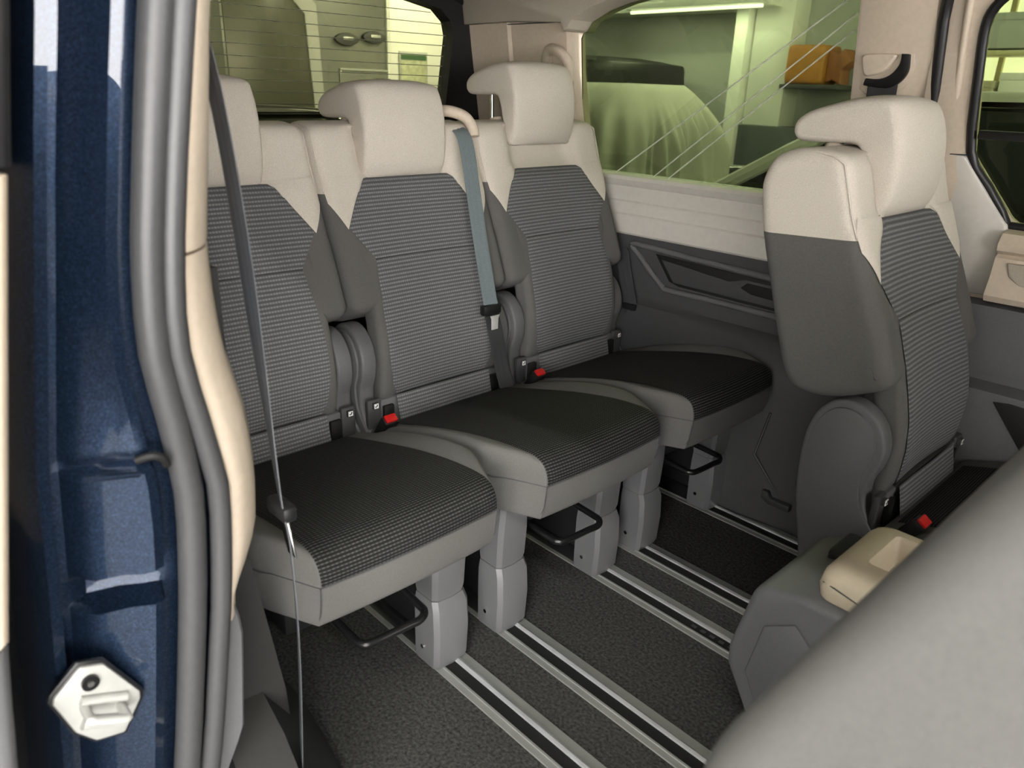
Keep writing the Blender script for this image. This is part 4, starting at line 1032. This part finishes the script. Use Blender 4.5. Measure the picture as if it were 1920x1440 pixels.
# white van behind the rear window, seen from the back
wv = empty('white_van', (-6.3, 3.15, GZ)); tag(wv, 'white panel van with a large dark rear pane behind the tailgate', 'van')
bm = bmesh.new(); prism(bm, [(-0.49, 0.25), (-0.49, 2.5), (-0.40, 2.62), (0.92, 2.62), (1.02, 2.5), (1.02, 0.25)], lambda a, b, h: Vector((0.25 - h, a, b)), 1.4, 0.03)
obj('body', bm, 'van_grey', wv, 40)
prismo('rear_pane', [(-0.46, 1.1), (-0.47, 2.55), (-0.12, 2.55), (0.20, 2.25), (0.27, 1.1)], lambda a, b, h: Vector((0.245 + h, a, b)), 0.018, mat('dark_pane', (0.055, 0.055, 0.042), 0.3, var=0.05, vscale=2), wv, 0.006)
prismo('pane_frame', [(0.20, 2.25), (0.27, 1.1), (0.36, 1.1), (0.31, 2.33), (-0.06, 2.62), (-0.12, 2.55)], lambda a, b, h: Vector((0.245 + h, a, b)), 0.03, 'wall_grey', wv, 0.008)
for yy, zz_ in ((0.575, 2.085), (0.845, 2.115)):
    hd_ = empty('door_handle', (0.262, yy, zz_), parent=wv)
    bm = bmesh.new(); ov = [(0.105 * math.cos(k * PI / 8) * (1 + 0.12 * math.cos(k * PI / 4)), 0.050 * math.sin(k * PI / 8)) for k in range(16)]
    prism(bm, ov, lambda a, b, h: Vector((h - 0.01, a, b)), 0.04, 0.008); obj('handle_cup', bm, 'dark_plastic', hd_)
    boxo('grip', (0.026, -0.045, -0.006), (0.040, 0.055, 0.020), 'alu', hd_, 0.006)
boxo('plate_recess', (0.245, 0.50, 1.35), (0.262, 0.98, 1.855), 'van_grey', wv, 0.006)
boxo('plate_ledge', (0.258, 0.50, 1.845), (0.275, 0.98, 1.862), 'wall_grey', wv, 0.003)
boxo('latch', (0.258, 0.86, 1.755), (0.29, 1.0, 1.79), 'black_plastic', wv, 0.006)
for sgn in (-1, 1): tubeo('wheel', [(-0.5, 0.265 + sgn * 0.58, 0.33), (-0.5, 0.265 + sgn * 0.74, 0.33)], 0.33, 'tyre', wv, 18)
boxo('edge_strip', (0.24, 0.985, 0.6), (0.27, 1.022, 2.5), 'white_paint', wv, 0.006)
# notice on the white wall
ns = empty('wall_notice', (-8.19, 5.98, 1.30)); tag(ns, 'framed notice with a green heading on the white wall', 'notice')
boxo('frame', (0.0, -0.21, -0.30), (0.02, 0.21, 0.32), 'wall_grey', ns, 0.004)
boxo('sheet', (0.018, -0.19, -0.28), (0.024, 0.19, 0.22), 'map_print', ns, 0.0)
boxo('heading', (0.018, -0.19, 0.23), (0.025, 0.19, 0.285), 'green_sign', ns, 0.0)
# wall tiles joints are too far away to see; pale yellow board lower down
yb = boxo('yellow_board', (-8.19, 6.55, 0.6), (-8.16, 6.95, 1.22), 'map_print', None, 0.004); tag(yb, 'pale yellow board leaning on the white wall', 'board')

# glazed rack beyond the far door window
win4 = boxo('window_4', (-3.1, 7.57, 0.6), (-0.4, 7.61, 3.0), 'window_glow', None, 0.0); struct(win4, 'bright daylit garage window behind the shelving')
for k in range(7):
    boxo('mullion', (-3.1 + k * 0.45 - 0.02, 7.53, 0.6), (-3.1 + k * 0.45 + 0.02, 7.58, 3.0), 'steel_rack', win4, 0.004)
for z in (1.2, 1.8, 2.4): boxo('glazing_bar', (-3.1, 7.53, z - 0.015), (-0.4, 7.58, z + 0.015), 'steel_rack', win4, 0.004)
rk = empty('shelf_rack', (-1.75, 7.36, GZ)); tag(rk, 'metal shelf rack in front of the bright garage window', 'shelf')
for x in (-0.75, 0.0, 0.75):
    for y in (-0.13, 0.13): boxo('post', (x - 0.025, y - 0.025, 0), (x + 0.025, y + 0.025, 2.9), 'steel_rack', rk, 0.004)
for z in (0.5, 1.1, 1.62, 2.1, 2.55): boxo('shelf', (-0.78, -0.16, z), (0.78, 0.16, z + 0.035), 'steel_rack', rk, 0.004)
for x, z, w_, h_, m_, lab in [(-0.52, 1.66, 0.16, 0.24, 'carton', 'brown carton beside a white box on the rack'), (-0.2, 1.66, 0.13, 0.3, 'wall_white', 'narrow white box beside a brown carton on the rack'),
                              (0.3, 1.66, 0.2, 0.28, 'wall_grey', 'grey box standing alone in its rack bay'), (-0.42, 2.14, 0.22, 0.25, 'wall_grey', 'wide grey box under the top shelf of the rack'),
                              (0.35, 2.14, 0.22, 0.3, 'carton', 'tall brown carton under the top shelf of the rack'), (-0.38, 2.59, 0.3, 0.2, 'wall_white', 'flat white box on the top shelf of the rack')]:
    bx = empty('storage_box', (-1.75 + x, 7.36, GZ + z + 0.012)); tag(bx, lab, 'box', 'boxes on the shelf rack')
    boxo('carton', (-w_, -0.15, 0), (w_, 0.15, h_), m_, bx, 0.006)
    boxo('lid', (-w_ - 0.006, -0.156, h_ - 0.05), (w_ + 0.006, 0.156, h_ + 0.004), m_, bx, 0.004)
